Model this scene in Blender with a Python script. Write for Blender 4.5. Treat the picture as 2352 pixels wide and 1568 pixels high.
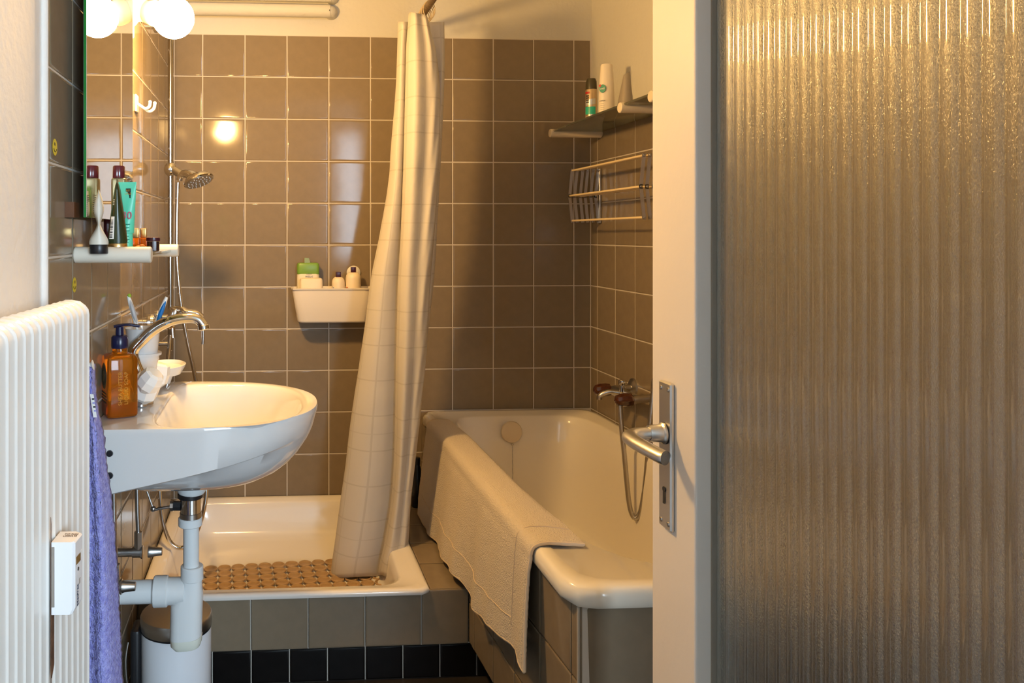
import bpy, bmesh, math, random
from mathutils import Vector, Matrix, Euler
random.seed(7)
for o in list(bpy.data.objects): bpy.data.objects.remove(o)
sc = bpy.context.scene
COL = sc.collection
PI = math.pi

# ------------------------------------------------------------------ camera
FP, CX, CY, YAW, CZ = 1840.4, 744.6, 539.3, 0.0636, 1.175
cd = bpy.data.cameras.new('camera'); cam = bpy.data.objects.new('camera', cd); COL.objects.link(cam)
cd.sensor_width = 36; cd.lens = FP * 36 / 2352
cd.shift_x = (1176 - CX) / 2352; cd.shift_y = (CY - 784) / 2352
cd.clip_start = 0.02
cam.location = (0, 0, CZ); cam.rotation_euler = (PI/2, 0, -YAW)
sc.camera = cam

def at(u, v, X=None, Y=None, Z=None):
    """the point of the plane X=, Y= or Z= that the photograph shows at pixel u, v"""
    a = (u - CX) / FP; b = (CY - v) / FP
    c, s = math.cos(YAW), math.sin(YAW)
    d = Vector((a*c + s, -a*s + c, b))
    k = X/d.x if X is not None else Y/d.y if Y is not None else (Z - CZ)/d.z
    return Vector((d.x*k, d.y*k, CZ + d.z*k))

# ------------------------------------------------------------------ light
w = bpy.data.worlds.new('world'); sc.world = w; w.use_nodes = True
bg = w.node_tree.nodes['Background']; bg.inputs[0].default_value = (0.62, 0.76, 1.0, 1); bg.inputs[1].default_value = 1.2
def area(name, loc, rot, sx, sy, power, color):
    l = bpy.data.lights.new(name, 'AREA'); l.shape = 'RECTANGLE'; l.size = sx; l.size_y = sy
    l.energy = power; l.color = color
    o = bpy.data.objects.new(name, l); COL.objects.link(o); o.location = loc; o.rotation_euler = rot
    return o
# daylight entering by the window of the hall behind the camera
area('window_daylight', (1.52, -2.96, 1.6), (PI/2, 0, 0), 1.62, 1.35, 180, (0.66, 0.84, 1.0))
LAMP_L = 580.0
LAMP_C = (1.0, 0.58, 0.19)
vs = sc.view_settings
vs.view_transform = 'Standard'; vs.look = 'None'; vs.gamma = 1; vs.use_curve_mapping = False
vs.exposure = 0.0
sc.cycles.max_bounces = 12; sc.cycles.transmission_bounces = 12; sc.cycles.glossy_bounces = 6
sc.cycles.sample_clamp_indirect = 4
sc.cycles.use_denoising = True

# ------------------------------------------------------------------ materials
def lin(c): return tuple((x/12.92 if x <= .04045 else ((x+.055)/1.055)**2.4) for x in c)
def S(r, g, b): return lin((r/255, g/255, b/255))
MATS = {}
def mat(name, col, rough=.5, metal=0, bump=0, bscale=40, var=0, vscale=8, trans=0, ior=1.45, coat=0, sss=0, emit=None, estr=0, spec=.5, aniso=None, col2=None, alpha=1, detail=3):
    m = bpy.data.materials.new(name); m.use_nodes = True
    nt = m.node_tree; b = nt.nodes['Principled BSDF']
    b.inputs['Base Color'].default_value = (*col, 1)
    b.inputs['Roughness'].default_value = rough; b.inputs['Metallic'].default_value = metal
    b.inputs['IOR'].default_value = ior; b.inputs['Transmission Weight'].default_value = trans
    b.inputs['Coat Weight'].default_value = coat; b.inputs['Specular IOR Level'].default_value = spec
    b.inputs['Alpha'].default_value = alpha
    if sss:
        b.inputs['Subsurface Weight'].default_value = sss; b.inputs['Subsurface Scale'].default_value = .02
    if emit:
        b.inputs['Emission Color'].default_value = (*emit, 1); b.inputs['Emission Strength'].default_value = estr
    tc = nt.nodes.new('ShaderNodeTexCoord')
    if var or col2:
        n = nt.nodes.new('ShaderNodeTexNoise'); n.inputs['Scale'].default_value = vscale; n.inputs['Detail'].default_value = 5
        nt.links.new(tc.outputs['Object'], n.inputs['Vector'])
        r = nt.nodes.new('ShaderNodeValToRGB'); nt.links.new(n.outputs[0], r.inputs[0])
        c2 = col2 or tuple(x*(1-var) for x in col)
        r.color_ramp.elements[0].position = .32; r.color_ramp.elements[0].color = (*c2, 1)
        r.color_ramp.elements[1].position = .68; r.color_ramp.elements[1].color = (*col, 1)
        nt.links.new(r.outputs[0], b.inputs['Base Color'])
    if bump:
        n = nt.nodes.new('ShaderNodeTexNoise'); n.inputs['Scale'].default_value = bscale; n.inputs['Detail'].default_value = detail
        nt.links.new(tc.outputs['Object'], n.inputs['Vector'])
        bp = nt.nodes.new('ShaderNodeBump'); bp.inputs['Strength'].default_value = 1; bp.inputs['Distance'].default_value = bump
        nt.links.new(n.outputs[0], bp.inputs['Height']); nt.links.new(bp.outputs[0], b.inputs['Normal'])
    MATS[name] = m
    return m
tile_m = mat('tile_taupe', (.240, .188, .128), .09, bump=.00012, bscale=14, var=.08, vscale=30, spec=.26, detail=1)
tile_b = mat('tile_black', (.008, .0065, .006), .3, bump=.0001, bscale=20, var=.3, vscale=25, spec=.18)
grout_m = mat('grout', (.60, .55, .48), .9, bump=.0005, bscale=200)
plaster = mat('plaster', (.61, .59, .53), .85, bump=.0022, bscale=55, detail=6)
plaster_w = mat('plaster_white', (.74, .715, .68), .85, bump=.002, bscale=50, detail=6)
hall_m = mat('hall_paint', (.78, .78, .77), .9, bump=.001, bscale=50)
ceil_m = mat('ceiling_paint', (.72, .69, .62), .9, bump=.001, bscale=60)
floor_m = mat('floor_dark', (.03, .025, .022), .35, var=.3)
ceramic = mat('ceramic', (.65, .64, .63), .07, coat=.3)
ivory = mat('ivory_plastic', (.66, .62, .53), .35)
rail_m = mat('rail_chrome', (.50, .48, .45), .12, metal=1)
enamel = mat('enamel', (.79, .735, .63), .16, coat=.3)
enamel_tray = mat('enamel_tray', (.79, .75, .70), .14, coat=.3)
chrome = mat('chrome', (.72, .71, .70), .09, metal=1)
chrome_d = mat('chrome_worn', (.50, .48, .46), .28, metal=1, bump=.0002, bscale=120)
steel = mat('brushed_steel', (.55, .53, .50), .32, metal=1)
alu = mat('aluminium', (.62, .61, .60), .33, metal=1)
mirror_m = mat('mirror_silver', (.86, .88, .86), .015, metal=1)
glass_edge = mat('glass_edge_green', (.0, .16, .02), .2)
glass_dark = mat('shelf_glass', (.42, .50, .44), .04, trans=.93, ior=1.5)
glass_dark2 = mat('smoked_shelf_glass', (.32, .33, .26), .12, trans=.8, ior=1.5)
wplast = mat('white_plastic', (.80, .79, .76), .3)
gplast = mat('grey_white_plastic', (.66, .69, .70), .32)
cream = mat('cream_plastic', (.82, .70, .52), .4)
cream2 = mat('cream_enamel', (.72, .60, .42), .45)
bask = mat('basket_plastic', (.82, .75, .66), .42)
rad_m = mat('radiator_paint', (.86, .845, .81), .28, bump=.0003, bscale=60)
door_m = mat('door_paint', (.76, .70, .64), .42, bump=.0004, bscale=60, var=.04, vscale=4)
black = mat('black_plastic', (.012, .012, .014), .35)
navy = mat('navy_plastic', (.008, .010, .045), .25)
amber = mat('amber_plastic', (.80, .27, .012), .05, trans=.85, ior=1.35)
amber_l = mat('amber_liquid', (.55, .13, .005), .08, trans=.6, ior=1.36)
brownred = mat('brown_knob', (.055, .012, .004), .16, coat=.6)
maroon = mat('maroon_cap', (.09, .008, .018), .18, coat=.4)
dkmaroon = mat('dark_maroon_cap', (.045, .006, .014), .3)
gold = mat('gold', (.62, .42, .18), .28, metal=1)
green_d = mat('dark_green_tube', (.018, .03, .010), .25, coat=.3)
turq = mat('turquoise_tube', (.10, .58, .40), .35)
turq_l = mat('pale_turquoise', (.25, .62, .38), .35)
ink = mat('black_ink', (.01, .01, .015), .5)
inkblue = mat('navy_ink', (.012, .03, .08), .5)
inkw = mat('white_ink', (.85, .85, .82), .5)
inkpink = mat('pink_ink', (.6, .12, .2), .5)
inkgold = mat('ochre_print', (.42, .28, .05), .5)
limegreen = mat('lime_cap', (.22, .42, .06), .35, trans=.2)
greenp = mat('green_print', (.0, .24, .17), .4)
redp = mat('red_print', (.5, .02, .02), .4)
teal = mat('teal_band', (.03, .42, .32), .35)
greym = mat('pearl_grey', (.30, .26, .21), .35, metal=.2)
canm = mat('can_metal', (.62, .48, .32), .3, metal=.85)
dkolive = mat('dark_olive_cap', (.05, .042, .02), .4)
yellow = mat('sticker_yellow', (.72, .56, .03), .4)
brown_w = mat('wood_block', (.13, .05, .018), .5, var=.4, vscale=40)
brownjar = mat('brown_jar', (.05, .018, .012), .12, trans=.5)
rust = mat('rust', (.15, .07, .035), .8, var=.5, vscale=90)
skin_or = mat('orange_cloth', (.45, .10, .01), .7, bump=.001, bscale=80)
blue_g = mat('blue_grip', (.0, .14, .46), .4)
green_g = mat('green_grip', (.28, .45, .04), .4)
grey_g = mat('grey_grip', (.45, .44, .44), .4)
matm = mat('bath_mat_vinyl', (.62, .40, .20), .35, trans=.25, var=.3, vscale=12)
whiteb = mat('bin_paint', (.72, .74, .78), .25)
tow = mat('beige_towelling', (.70, .61, .49), .95, bump=.005, bscale=330, detail=4)
hem = mat('beige_hem', (.62, .50, .36), .9)
ptow = mat('lilac_towelling', (.42, .43, .84), .95, bump=.004, bscale=330, detail=4, col2=(.25, .25, .66), vscale=120)
rackm = mat('rack_rod', (.78, .62, .38), .4)
rodm = mat('worn_rod', (.34, .25, .16), .5, metal=.6, var=.5, vscale=90)
ringm = mat('ring_plastic', (.7, .56, .36), .3, trans=.3)

def door_glass():
    m = bpy.data.materials.new('fluted_glass'); m.use_nodes = True; nt = m.node_tree
    b = nt.nodes['Principled BSDF']
    b.inputs['Base Color'].default_value = (.73, .76, .72, 1); b.inputs['Roughness'].default_value = .18
    b.inputs['IOR'].default_value = 1.48; b.inputs['Transmission Weight'].default_value = 1
    b.inputs['Coat Weight'].default_value = 1; b.inputs['Coat Roughness'].default_value = .04
    tc = nt.nodes.new('ShaderNodeTexCoord'); mp = nt.nodes.new('ShaderNodeMapping')
    mp.inputs['Scale'].default_value = (1, 1, .55)
    n = nt.nodes.new('ShaderNodeTexNoise'); n.inputs['Scale'].default_value = 700; n.inputs['Detail'].default_value = 2
    nt.links.new(tc.outputs['Object'], mp.inputs[0]); nt.links.new(mp.outputs[0], n.inputs['Vector'])
    bp = nt.nodes.new('ShaderNodeBump'); bp.inputs['Distance'].default_value = .0010; bp.inputs['Strength'].default_value = .7
    nt.links.new(n.outputs[0], bp.inputs['Height']); nt.links.new(bp.outputs[0], b.inputs['Normal'])
    return m
fglass = door_glass()

def curtain_mat():
    m = bpy.data.materials.new('curtain_fabric'); m.use_nodes = True; nt = m.node_tree; L = nt.links
    b = nt.nodes['Principled BSDF']; b.inputs['Roughness'].default_value = .55
    uv = nt.nodes.new('ShaderNodeUVMap'); sp = nt.nodes.new('ShaderNodeSeparateXYZ'); L.new(uv.outputs[0], sp.inputs[0])
    def M(op, a, c=None):
        n = nt.nodes.new('ShaderNodeMath'); n.operation = op
        for i, x in enumerate((a, c)):
            if x is None: continue
            if isinstance(x, (int, float)): n.inputs[i].default_value = x
            else: L.new(x, n.inputs[i])
        return n.outputs[0]
    def line(src, pitch, off, wd):      # 1 on a printed line
        a = M('ADD', src, off); f = M('FRACT', M('DIVIDE', a, pitch))
        return M('LESS_THAN', f, wd / pitch)
    u, v = sp.outputs[0], sp.outputs[1]
    # printed blocks: rows every 107 mm, uprights every 118 mm, and a second set of outlined blocks set off from them
    h1 = line(v, .107, .02, .0042); v1 = line(u, .118, .03, .0042)
    h2 = line(v, .321, .075, .0034); v2 = line(u, .236, .085, .0034)
    g = M('MAXIMUM', M('MAXIMUM', h1, v1), M('MULTIPLY', M('MAXIMUM', h2, v2), .7))
    mx = nt.nodes.new('ShaderNodeMixRGB'); L.new(M('MULTIPLY', g, .6), mx.inputs[0])
    mx.inputs[1].default_value = (.70, .65, .57, 1); mx.inputs[2].default_value = (.55, .50, .42, 1)
    L.new(mx.outputs[0], b.inputs['Base Color'])
    tr = nt.nodes.new('ShaderNodeBsdfTranslucent'); L.new(mx.outputs[0], tr.inputs[0])
    ms = nt.nodes.new('ShaderNodeMixShader'); ms.inputs[0].default_value = .22
    L.new(b.outputs[0], ms.inputs[1]); L.new(tr.outputs[0], ms.inputs[2])
    L.new(ms.outputs[0], nt.nodes['Material Output'].inputs[0])
    n = nt.nodes.new('ShaderNodeTexNoise'); n.inputs['Scale'].default_value = 14; n.inputs['Detail'].default_value = 3
    tc = nt.nodes.new('ShaderNodeTexCoord'); L.new(tc.outputs['Object'], n.inputs['Vector'])
    bp = nt.nodes.new('ShaderNodeBump'); bp.inputs['Distance'].default_value = .006; bp.inputs['Strength'].default_value = .6
    L.new(n.outputs[0], bp.inputs['Height']); L.new(bp.outputs[0], b.inputs['Normal'])
    return m
curt_m = curtain_mat()

# ------------------------------------------------------------------ builders
ORG = {}
def tagit(o, label=None, cat=None, group=None, kind=None):
    if label: o['label'] = label
    if cat: o['category'] = cat
    if group: o['group'] = group
    if kind: o['kind'] = kind
    return o
def thing(name, loc, label, cat, group=None):
    o = bpy.data.objects.new(name, None); COL.objects.link(o); o.location = loc; o.empty_display_size = .02
    ORG[o] = Vector(loc)
    return tagit(o, label, cat, group)
def root_org(p):
    while p.parent: p = p.parent
    return ORG.get(p, Vector())
def frame(ax):
    ax = Vector(ax).normalized()
    t = Vector((0, 0, 1)) if abs(ax.z) < .9 else Vector((1, 0, 0))
    e1 = t.cross(ax).normalized(); e2 = ax.cross(e1)
    return e1, e2, ax
class G:
    def __init__(s): s.v = []; s.f = []; s.uv = None
    def add(s, vs, fs):
        k = len(s.v); s.v += [Vector(x) for x in vs]; s.f += [tuple(i + k for i in f) for f in fs]; return s
    def box(s, a, b, M=None):
        x0, y0, z0 = a; x1, y1, z1 = b
        vs = [Vector(p) for p in ((x0,y0,z0),(x1,y0,z0),(x1,y1,z0),(x0,y1,z0),(x0,y0,z1),(x1,y0,z1),(x1,y1,z1),(x0,y1,z1))]
        if M: vs = [M @ p for p in vs]
        return s.add(vs, [(3,2,1,0),(4,5,6,7),(0,1,5,4),(1,2,6,5),(2,3,7,6),(3,0,4,7)])
    def rbox(s, a, b, r, M=None):       # box with chamfered edges, vertical loft
        x0, y0, z0 = a; x1, y1, z1 = b
        def rr(i, z):
            out = []
            for cx, cy, q in ((x1-r, y1-r, 0), (x0+r, y1-r, 1), (x0+r, y0+r, 2), (x1-r, y0+r, 3)):
                for k in range(4):
                    an = q*PI/2 + k*PI/6
                    out.append(Vector((cx + (r-i)*math.cos(an), cy + (r-i)*math.sin(an), z)))
            return out
        rings = [rr(r*.75, z0), rr(r*.2, z0+r*.3), rr(0, z0+r), rr(0, z1-r), rr(r*.2, z1-r*.3), rr(r*.75, z1)]
        if M: rings = [[M @ p for p in q] for q in rings]
        return s.loft(rings, caps=True)
    def loft(s, rings, caps=False, closed=True):
        n = len(rings[0]); k = len(s.v)
        for r in rings: s.v += [Vector(p) for p in r]
        for i in range(len(rings)-1):
            for j in range(n if closed else n-1):
                a, b = k+i*n+j, k+i*n+(j+1) % n
                s.f.append((a, b, b+n, a+n))
        if caps:
            s.f.append(tuple(range(k+n-1, k-1, -1))); e = k+(len(rings)-1)*n
            s.f.append(tuple(range(e, e+n)))
        return s
    def lathe(s, prof, o=(0,0,0), ax=(0,0,1), n=24, caps=True, sx=1, sy=1):
        e1, e2, a = frame(ax); o = Vector(o)
        return s.loft([[o + a*h + e1*(r*sx*math.cos(2*PI*k/n)) + e2*(r*sy*math.sin(2*PI*k/n)) for k in range(n)] for r, h in prof], caps=caps)
    def cyl(s, p, q, r, n=20, r2=None, ch=0):
        p, q = Vector(p), Vector(q); h = (q-p).length; r2 = r if r2 is None else r2
        pr = [(r, 0), (r2, h)] if not ch else [(r-ch, 0), (r, ch), (r2, h-ch), (r2-ch, h)]
        return s.lathe(pr, p, q-p, n)
    def tube(s, pts, rad, n=12, caps=True, sub=1):
        P = [Vector(p) for p in pts]
        if sub > 1: P = spline(P, sub)
        m = len(P); R = rad if callable(rad) else (lambda t: rad)
        T = [(P[min(i+1, m-1)] - P[max(i-1, 0)]).normalized() for i in range(m)]
        e1, e2, _ = frame(T[0]); rings = []
        for i in range(m):
            e1 = (e1 - T[i]*e1.dot(T[i])).normalized(); e2 = T[i].cross(e1)
            r = R(i/(m-1)); r = r if isinstance(r, tuple) else (r, r)
            rings.append([P[i] + e1*(r[0]*math.cos(2*PI*k/n)) + e2*(r[1]*math.sin(2*PI*k/n)) for k in range(n)])
        return s.loft(rings, caps=caps)
    def sphere(s, c, r, n=24, m=14, sz=1):
        return s.lathe([(max(r*math.sin(PI*i/m), r*.001), -r*sz*math.cos(PI*i/m)) for i in range(m+1)], c, (0,0,1), n)
    def build(s, name, m, parent=None, smooth=True, ang=38, label=None, cat=None, group=None, kind=None, recalc=True, mod=None):
        if parent is not None: o0 = root_org(parent)
        else:
            xs = [p.x for p in s.v]; ys = [p.y for p in s.v]; zs = [p.z for p in s.v]
            o0 = Vector(((min(xs)+max(xs))/2, (min(ys)+max(ys))/2, min(zs)))
        me = bpy.data.meshes.new(name)
        me.from_pydata([tuple(p - o0) for p in s.v], [], s.f)
        if recalc:
            bm = bmesh.new(); bm.from_mesh(me); bmesh.ops.recalc_face_normals(bm, faces=bm.faces); bm.to_mesh(me); bm.free()
        me.materials.append(m)
        if s.uv:
            ul = me.uv_layers.new(name='UVMap')
            for lp in me.loops: ul.data[lp.index].uv = s.uv[lp.vertex_index]
        if smooth:
            me.shade_smooth(); me.set_sharp_from_angle(angle=math.radians(ang))
        o = bpy.data.objects.new(name, me); COL.objects.link(o)
        if parent is not None: o.parent = parent
        else: o.location = o0; ORG[o] = o0
        if mod: mod(o)
        return tagit(o, label, cat, group, kind)
def spline(P, sub):
    out = []
    for i in range(len(P)-1):
        a, b, c, d = P[max(i-1, 0)], P[i], P[i+1], P[min(i+2, len(P)-1)]
        for k in range(sub):
            t = k/sub
            out.append(.5*((2*b) + (c-a)*t + (2*a-5*b+4*c-d)*t*t + (3*b-a-3*c+d)*t**3))
    out.append(P[-1]); return out
def lerp(x, xs, ys):
    if x <= xs[0]: return ys[0]
    for i in range(len(xs)-1):
        if x <= xs[i+1]: return ys[i] + (ys[i+1]-ys[i])*(x-xs[i])/(xs[i+1]-xs[i])
    return ys[-1]
def sm(x, xs, ys):      # smooth through points
    for i in range(len(xs)-1):
        if x <= xs[i+1] or i == len(xs)-2:
            t = min(max((x-xs[i])/(xs[i+1]-xs[i]), 0), 1)
            a, b, c, d = ys[max(i-1, 0)], ys[i], ys[i+1], ys[min(i+2, len(ys)-1)]
            return .5*((2*b) + (c-a)*t + (2*a-5*b+4*c-d)*t*t + (3*b-a-3*c+d)*t**3)
def solid(th, off=-1):
    def f(o):
        m = o.modifiers.new('solid', 'SOLIDIFY'); m.thickness = th; m.offset = off
    return f
def subd(l):
    def f(o):
        m = o.modifiers.new('sub', 'SUBSURF'); m.levels = l; m.render_levels = l
    return f
def text(s, size, m, parent, M, ext=.0002, name='lettering', bend=None, sx=1, label=None):
    cu = bpy.data.curves.new('t', 'FONT'); cu.body = s; cu.size = size; cu.extrude = ext
    cu.align_x = 'CENTER'; cu.align_y = 'CENTER'; cu.resolution_u = 3
    t = bpy.data.objects.new('t', cu); COL.objects.link(t)
    bpy.context.view_layer.update()
    me = bpy.data.meshes.new_from_object(t.evaluated_get(bpy.context.evaluated_depsgraph_get()))
    bpy.data.objects.remove(t); bpy.data.curves.remove(cu)
    o0 = root_org(parent)
    for v in me.vertices:
        p = Vector((v.co.x*sx, v.co.y, v.co.z))
        if bend: p = Vector((bend*math.sin(p.x/bend), p.y, p.z - bend*(1-math.cos(p.x/bend))))
        v.co = M @ p - o0
    me.name = name; me.materials.clear(); me.materials.append(m)
    o = bpy.data.objects.new(name, me); COL.objects.link(o); o.parent = parent
    if label: o['label'] = label
    return o
def face_mat(pos, right, up):
    r = Vector(right).normalized(); u = Vector(up).normalized(); n = r.cross(u)
    return Matrix(((r.x, u.x, n.x, pos[0]), (r.y, u.y, n.y, pos[1]), (r.z, u.z, n.z, pos[2]), (0, 0, 0, 1)))

TM = {}
def tile_mesh(w_, h_, m, th=.007):
    k = (round(w_, 4), round(h_, 4), m.name)
    if k in TM: return TM[k]
    b = .0014; g = G()
    def q(i, z): return [(-w_/2+i, -h_/2+i, z), (w_/2-i, -h_/2+i, z), (w_/2-i, h_/2-i, z), (-w_/2+i, h_/2-i, z)]
    g.loft([q(0, -th), q(0, -.0009), q(.0012, -.00012), q(.0045, 0), q(.008, 0)])
    e = len(g.v); g.f.append((e-4, e-3, e-2, e-1))
    me = bpy.data.meshes.new('tile'); me.from_pydata([tuple(p) for p in g.v], [], g.f); me.materials.append(m)
    me.shade_smooth(); me.set_sharp_from_angle(angle=math.radians(40))
    TM[k] = me; return me
def tiles(parent, O, eu, ev, us, vs_, m=None, jit=.0022, gap=.0036, skip=None, name='tile'):
    """one object for each tile between the joint lines us and vs_ on the plane through O"""
    O = Vector(O); eu = Vector(eu).normalized(); ev = Vector(ev).normalized(); nn = eu.cross(ev)
    B = Matrix((eu, ev, nn)).transposed().to_4x4(); org = root_org(parent); m = m or tile_m
    for i in range(len(us)-1):
        for j in range(len(vs_)-1):
            if skip and skip(i, j): continue
            w_, h_ = us[i+1]-us[i]-gap, vs_[j+1]-vs_[j]-gap
            if w_ < .018 or h_ < .018: continue
            o = bpy.data.objects.new(name, tile_mesh(w_, h_, m)); COL.objects.link(o); o.parent = parent
            p = O + eu*((us[i]+us[i+1])/2) + ev*((vs_[j]+vs_[j+1])/2)
            J = Euler((random.gauss(0, jit), random.gauss(0, jit), random.gauss(0, .0006))).to_matrix().to_4x4()
            o.matrix_local = Matrix.Translation(p - org) @ B @ J

# ------------------------------------------------------------------ room shell
XL, XR, YB, Z0, TP = -.351, 1.1625, 2.872, 1.889, .15
HC = 2.45
def struct(name, g, m, **k): return g.build(name, m, None, kind='structure', smooth=k.pop('smooth', False), **k)
g = G().box((-1.4, -3.1, -.12), (2.6, 3.1, 0)); floor = struct('floor', g, floor_m)
g = G().box((-1.4, -3.1, HC), (2.6, 3.1, HC+.1)); struct('ceiling', g, ceil_m)
zs = [Z0 - TP*k for k in range(12)][::-1]          # joint heights of the wall tiles, lowest first
zlow = [0, .089] + zs
# back wall: plaster body, tiled field
g = G().box((-.6, YB+.006, 0), (1.3, YB+.12, HC)); wb = struct('wall_back', g, plaster)
g = G().box((XL-.02, YB+.0011, 0), (XR+.02, YB+.02, Z0+.001)); g.build('grout_bed', grout_m, wb, smooth=False)
xs = [XL] + [-.2502 + TP*k for k in range(10)] + [XR]
tiles(wb, (0, YB, 0), (1, 0, 0), (0, 0, 1), xs, zs, skip=lambda i, j: j < 2 and i > 6)
# left wall
g = G().box((XL-.12, 1.262, 0), (XL-.006, YB+.05, HC)); wl = struct('wall_left', g, plaster)
g = G().box((XL-.02, 1.262, 0), (XL-.0012, YB+.01, Z0+.001)); g.build('grout_bed', grout_m, wl, smooth=False)
ys = [YB, YB-.0913] + [YB-.0913-TP*k for k in range(1, 11)] + [1.262]
ys = [y for y in ys]
tiles(wl, (XL, 0, 0), (0, 1, 0), (0, 0, 1), sorted(ys), zlow, jit=.0028)
# plaster part of the left wall nearer the camera, with its rounded edge
g = G().box((-.48, .44, 0), (-.357, 1.258, HC)); g.cyl((-.3665, 1.258, 0), (-.3665, 1.258, HC), .0105, 16)
struct('wall_left_plaster', g, plaster_w, smooth=True)
g = G().cyl((-.355, 1.266, 0), (-.355, 1.266, HC), .0075, 12); struct('trim_1', g, plaster_w, smooth=True)
# right wall
g = G().box((XR+.006, .44, 0), (XR+.12, YB+.05, HC)); wr = struct('wall_right', g, plaster)
g = G().box((XR+.0012, .46, 0), (XR+.02, YB+.01, 1.59)); g.build('grout_bed', grout_m, wr, smooth=False)
yr = sorted([YB, YB-.0604] + [YB-.0604-TP*k for k in range(1, 16)] + [.47])
tiles(wr, (XR, 0, 0), (0, -1, 0), (0, 0, 1), [-y for y in yr[::-1]], [.089, .239, .389] + [z for z in zs if z > .5 and z < 1.6], jit=.0028)
# front wall of the bathroom with its doorway, hall behind the camera
g = G().box((-1.4, .34, 0), (-.23, .44, HC)).box((.76, .34, 0), (2.6, .44, HC)).box((-.23, .34, 2.08), (.76, .44, HC))
struct('wall_front', g, hall_m)
g = G().box((-1.5, -3.1, 0), (-1.4, .44, HC)); struct('wall_hall_left', g, hall_m)
g = G().box((2.6, -3.1, 0), (2.7, .44, HC)); struct('wall_hall_right', g, hall_m)
g = G().box((-1.4, -3.1, 0), (.68, -3.0, HC)).box((2.37, -3.1, 0), (2.6, -3.0, HC)).box((.68, -3.1, 0), (2.37, -3.0, .9)).box((.68, -3.1, 2.3), (2.37, -3.0, HC))
struct('wall_hall_back', g, hall_m)
fr = G().box((.68, -3.06, .9), (.73, -3.01, 2.3)).box((2.32, -3.06, .9), (2.37, -3.01, 2.3)).box((.73, -3.06, .9), (2.32, -3.01, .95)).box((.73, -3.06, 2.25), (2.32, -3.01, 2.3)).box((1.50, -3.06, .95), (1.54, -3.01, 2.25))
struct('window_1', fr, wplast)
# shower plinth, ledge
g = G().box((XL, 2.108, 0), (.518, 2.14, .227)).box((.40, 2.140, 0), (.535, YB, .228)).box((.5, 2.109, 0), (.62, 2.14, .09)); pl = struct('shower_plinth', g, grout_m)
tiles(pl, (0, 2.100, 0), (1, 0, 0), (0, 0, 1), [XL, -.208, -.058, .092, .242, .392, .519], [.0885, .236], jit=.0015)
tiles(pl, (0, 2.102, 0), (1, 0, 0), (0, 0, 1), [XL, -.259, -.158, -.057, .043, .143, .243, .343, .442, .541, .62], [.001, .0885], m=tile_b, jit=.001)
tiles(pl, (0, 0, .236), (1, 0, 0), (0, 1, 0), [.415, .545], [2.104, 2.268, 2.42, 2.572, 2.722, YB], jit=.001)
# tub surround
A0 = Vector((.519, 2.10, 0)); A1 = Vector((.5535, 1.425, 0)); ad = (A0-A1).normalized(); al = (A0-A1).length
g = G()
nrm = Vector((-ad.y, ad.x, 0))
if nrm.x > 0: nrm = -nrm
A2 = Vector((.536, YB, 0))
def wallseg(g, p, q, zb, zt, t0=.008, th=.02):
    d_ = (q-p).normalized(); n_ = Vector((d_.y, -d_.x, 0))
    if n_.x < 0: n_ = -n_
    c = [p+n_*t0, q+n_*t0, q+n_*(t0+th), p+n_*(t0+th)]
    g.add([k+Vector((0,0,zb)) for k in c]+[k+Vector((0,0,zt)) for k in c], [(3,2,1,0),(4,5,6,7),(0,1,5,4),(1,2,6,5),(2,3,7,6),(3,0,4,7)])
wallseg(g, A0, A1, .092, .5); wallseg(g, A2, A0, .092, .5)
g.box((.563, 1.434, 0), (XR-.004, 1.45, .5))
su = struct('tub_surround', g, grout_m)
uu = [0.0, .152, .302, .452, .602, al]
# tiles face -X: right direction on the plane runs away from the camera reversed
tiles(su, A0, -ad, (0, 0, 1), [0, .045, .195, .345, .495, .645, al-.001], [.093, .20, .36, .4995], jit=.002)
tiles(su, A2, A0-A2, (0, 0, 1), [0, .15, .30, .45, .60, .77], [.24, .36, .4995], jit=.002)
tiles(su, (0, 1.426, 0), (1, 0, 0), (0, 0, 1), [.5560, .708, .858, 1.008, XR-.006], [.001, .051, .201, .351, .499], jit=.001)
g = G().cyl(A1 + Vector((.0015, .0015, 0)), A1 + Vector((.0015, .0015, .4985)), .0030, 10); g.build('corner_joint', mat('corner_sealant', (.42, .37, .30), .6), su)
g = G().box((.575, 1.47, 0), (.60, YB, .092)); su2 = g.build('toe_kick', tile_b, su, smooth=False)
tiles(su, (.574, 0, 0), (0, -1, 0), (0, 0, 1), [-2.2, -2.1, -2.0, -1.9, -1.8, -1.7, -1.6, -1.5], [.001, .0885], m=tile_b)

# ------------------------------------------------------------------ polar lofts (tub, tray, basin)
def polar(c, inside, n, z, rmax=1.2):
    out = []
    for k in range(n):
        a = 2*PI*k/n; dx, dy = math.cos(a), math.sin(a); lo, hi = 0, rmax
        for _ in range(34):
            m_ = (lo+hi)/2
            if inside(c[0]+dx*m_, c[1]+dy*m_): lo = m_
            else: hi = m_
        x, y = c[0]+dx*lo, c[1]+dy*lo
        out.append(Vector((x, y, z(x, y) if callable(z) else z)))
    return out
def rrect(x0, x1, y0, y1, r):
    def f(x, y):
        if not (x0 <= x <= x1 and y0 <= y <= y1): return False
        dx = max(x0+r-x, x-(x1-r), 0); dy = max(y0+r-y, y-(y1-r), 0)
        return dx*dx+dy*dy <= r*r
    return f
def sell(cx, cy, ax, ay0, ay1, n0, n1):
    def f(x, y):
        b, n = (ay0, n0) if y < cy else (ay1, n1)
        return abs((x-cx)/ax)**n + abs((y-cy)/b)**n <= 1
    return f
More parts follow.
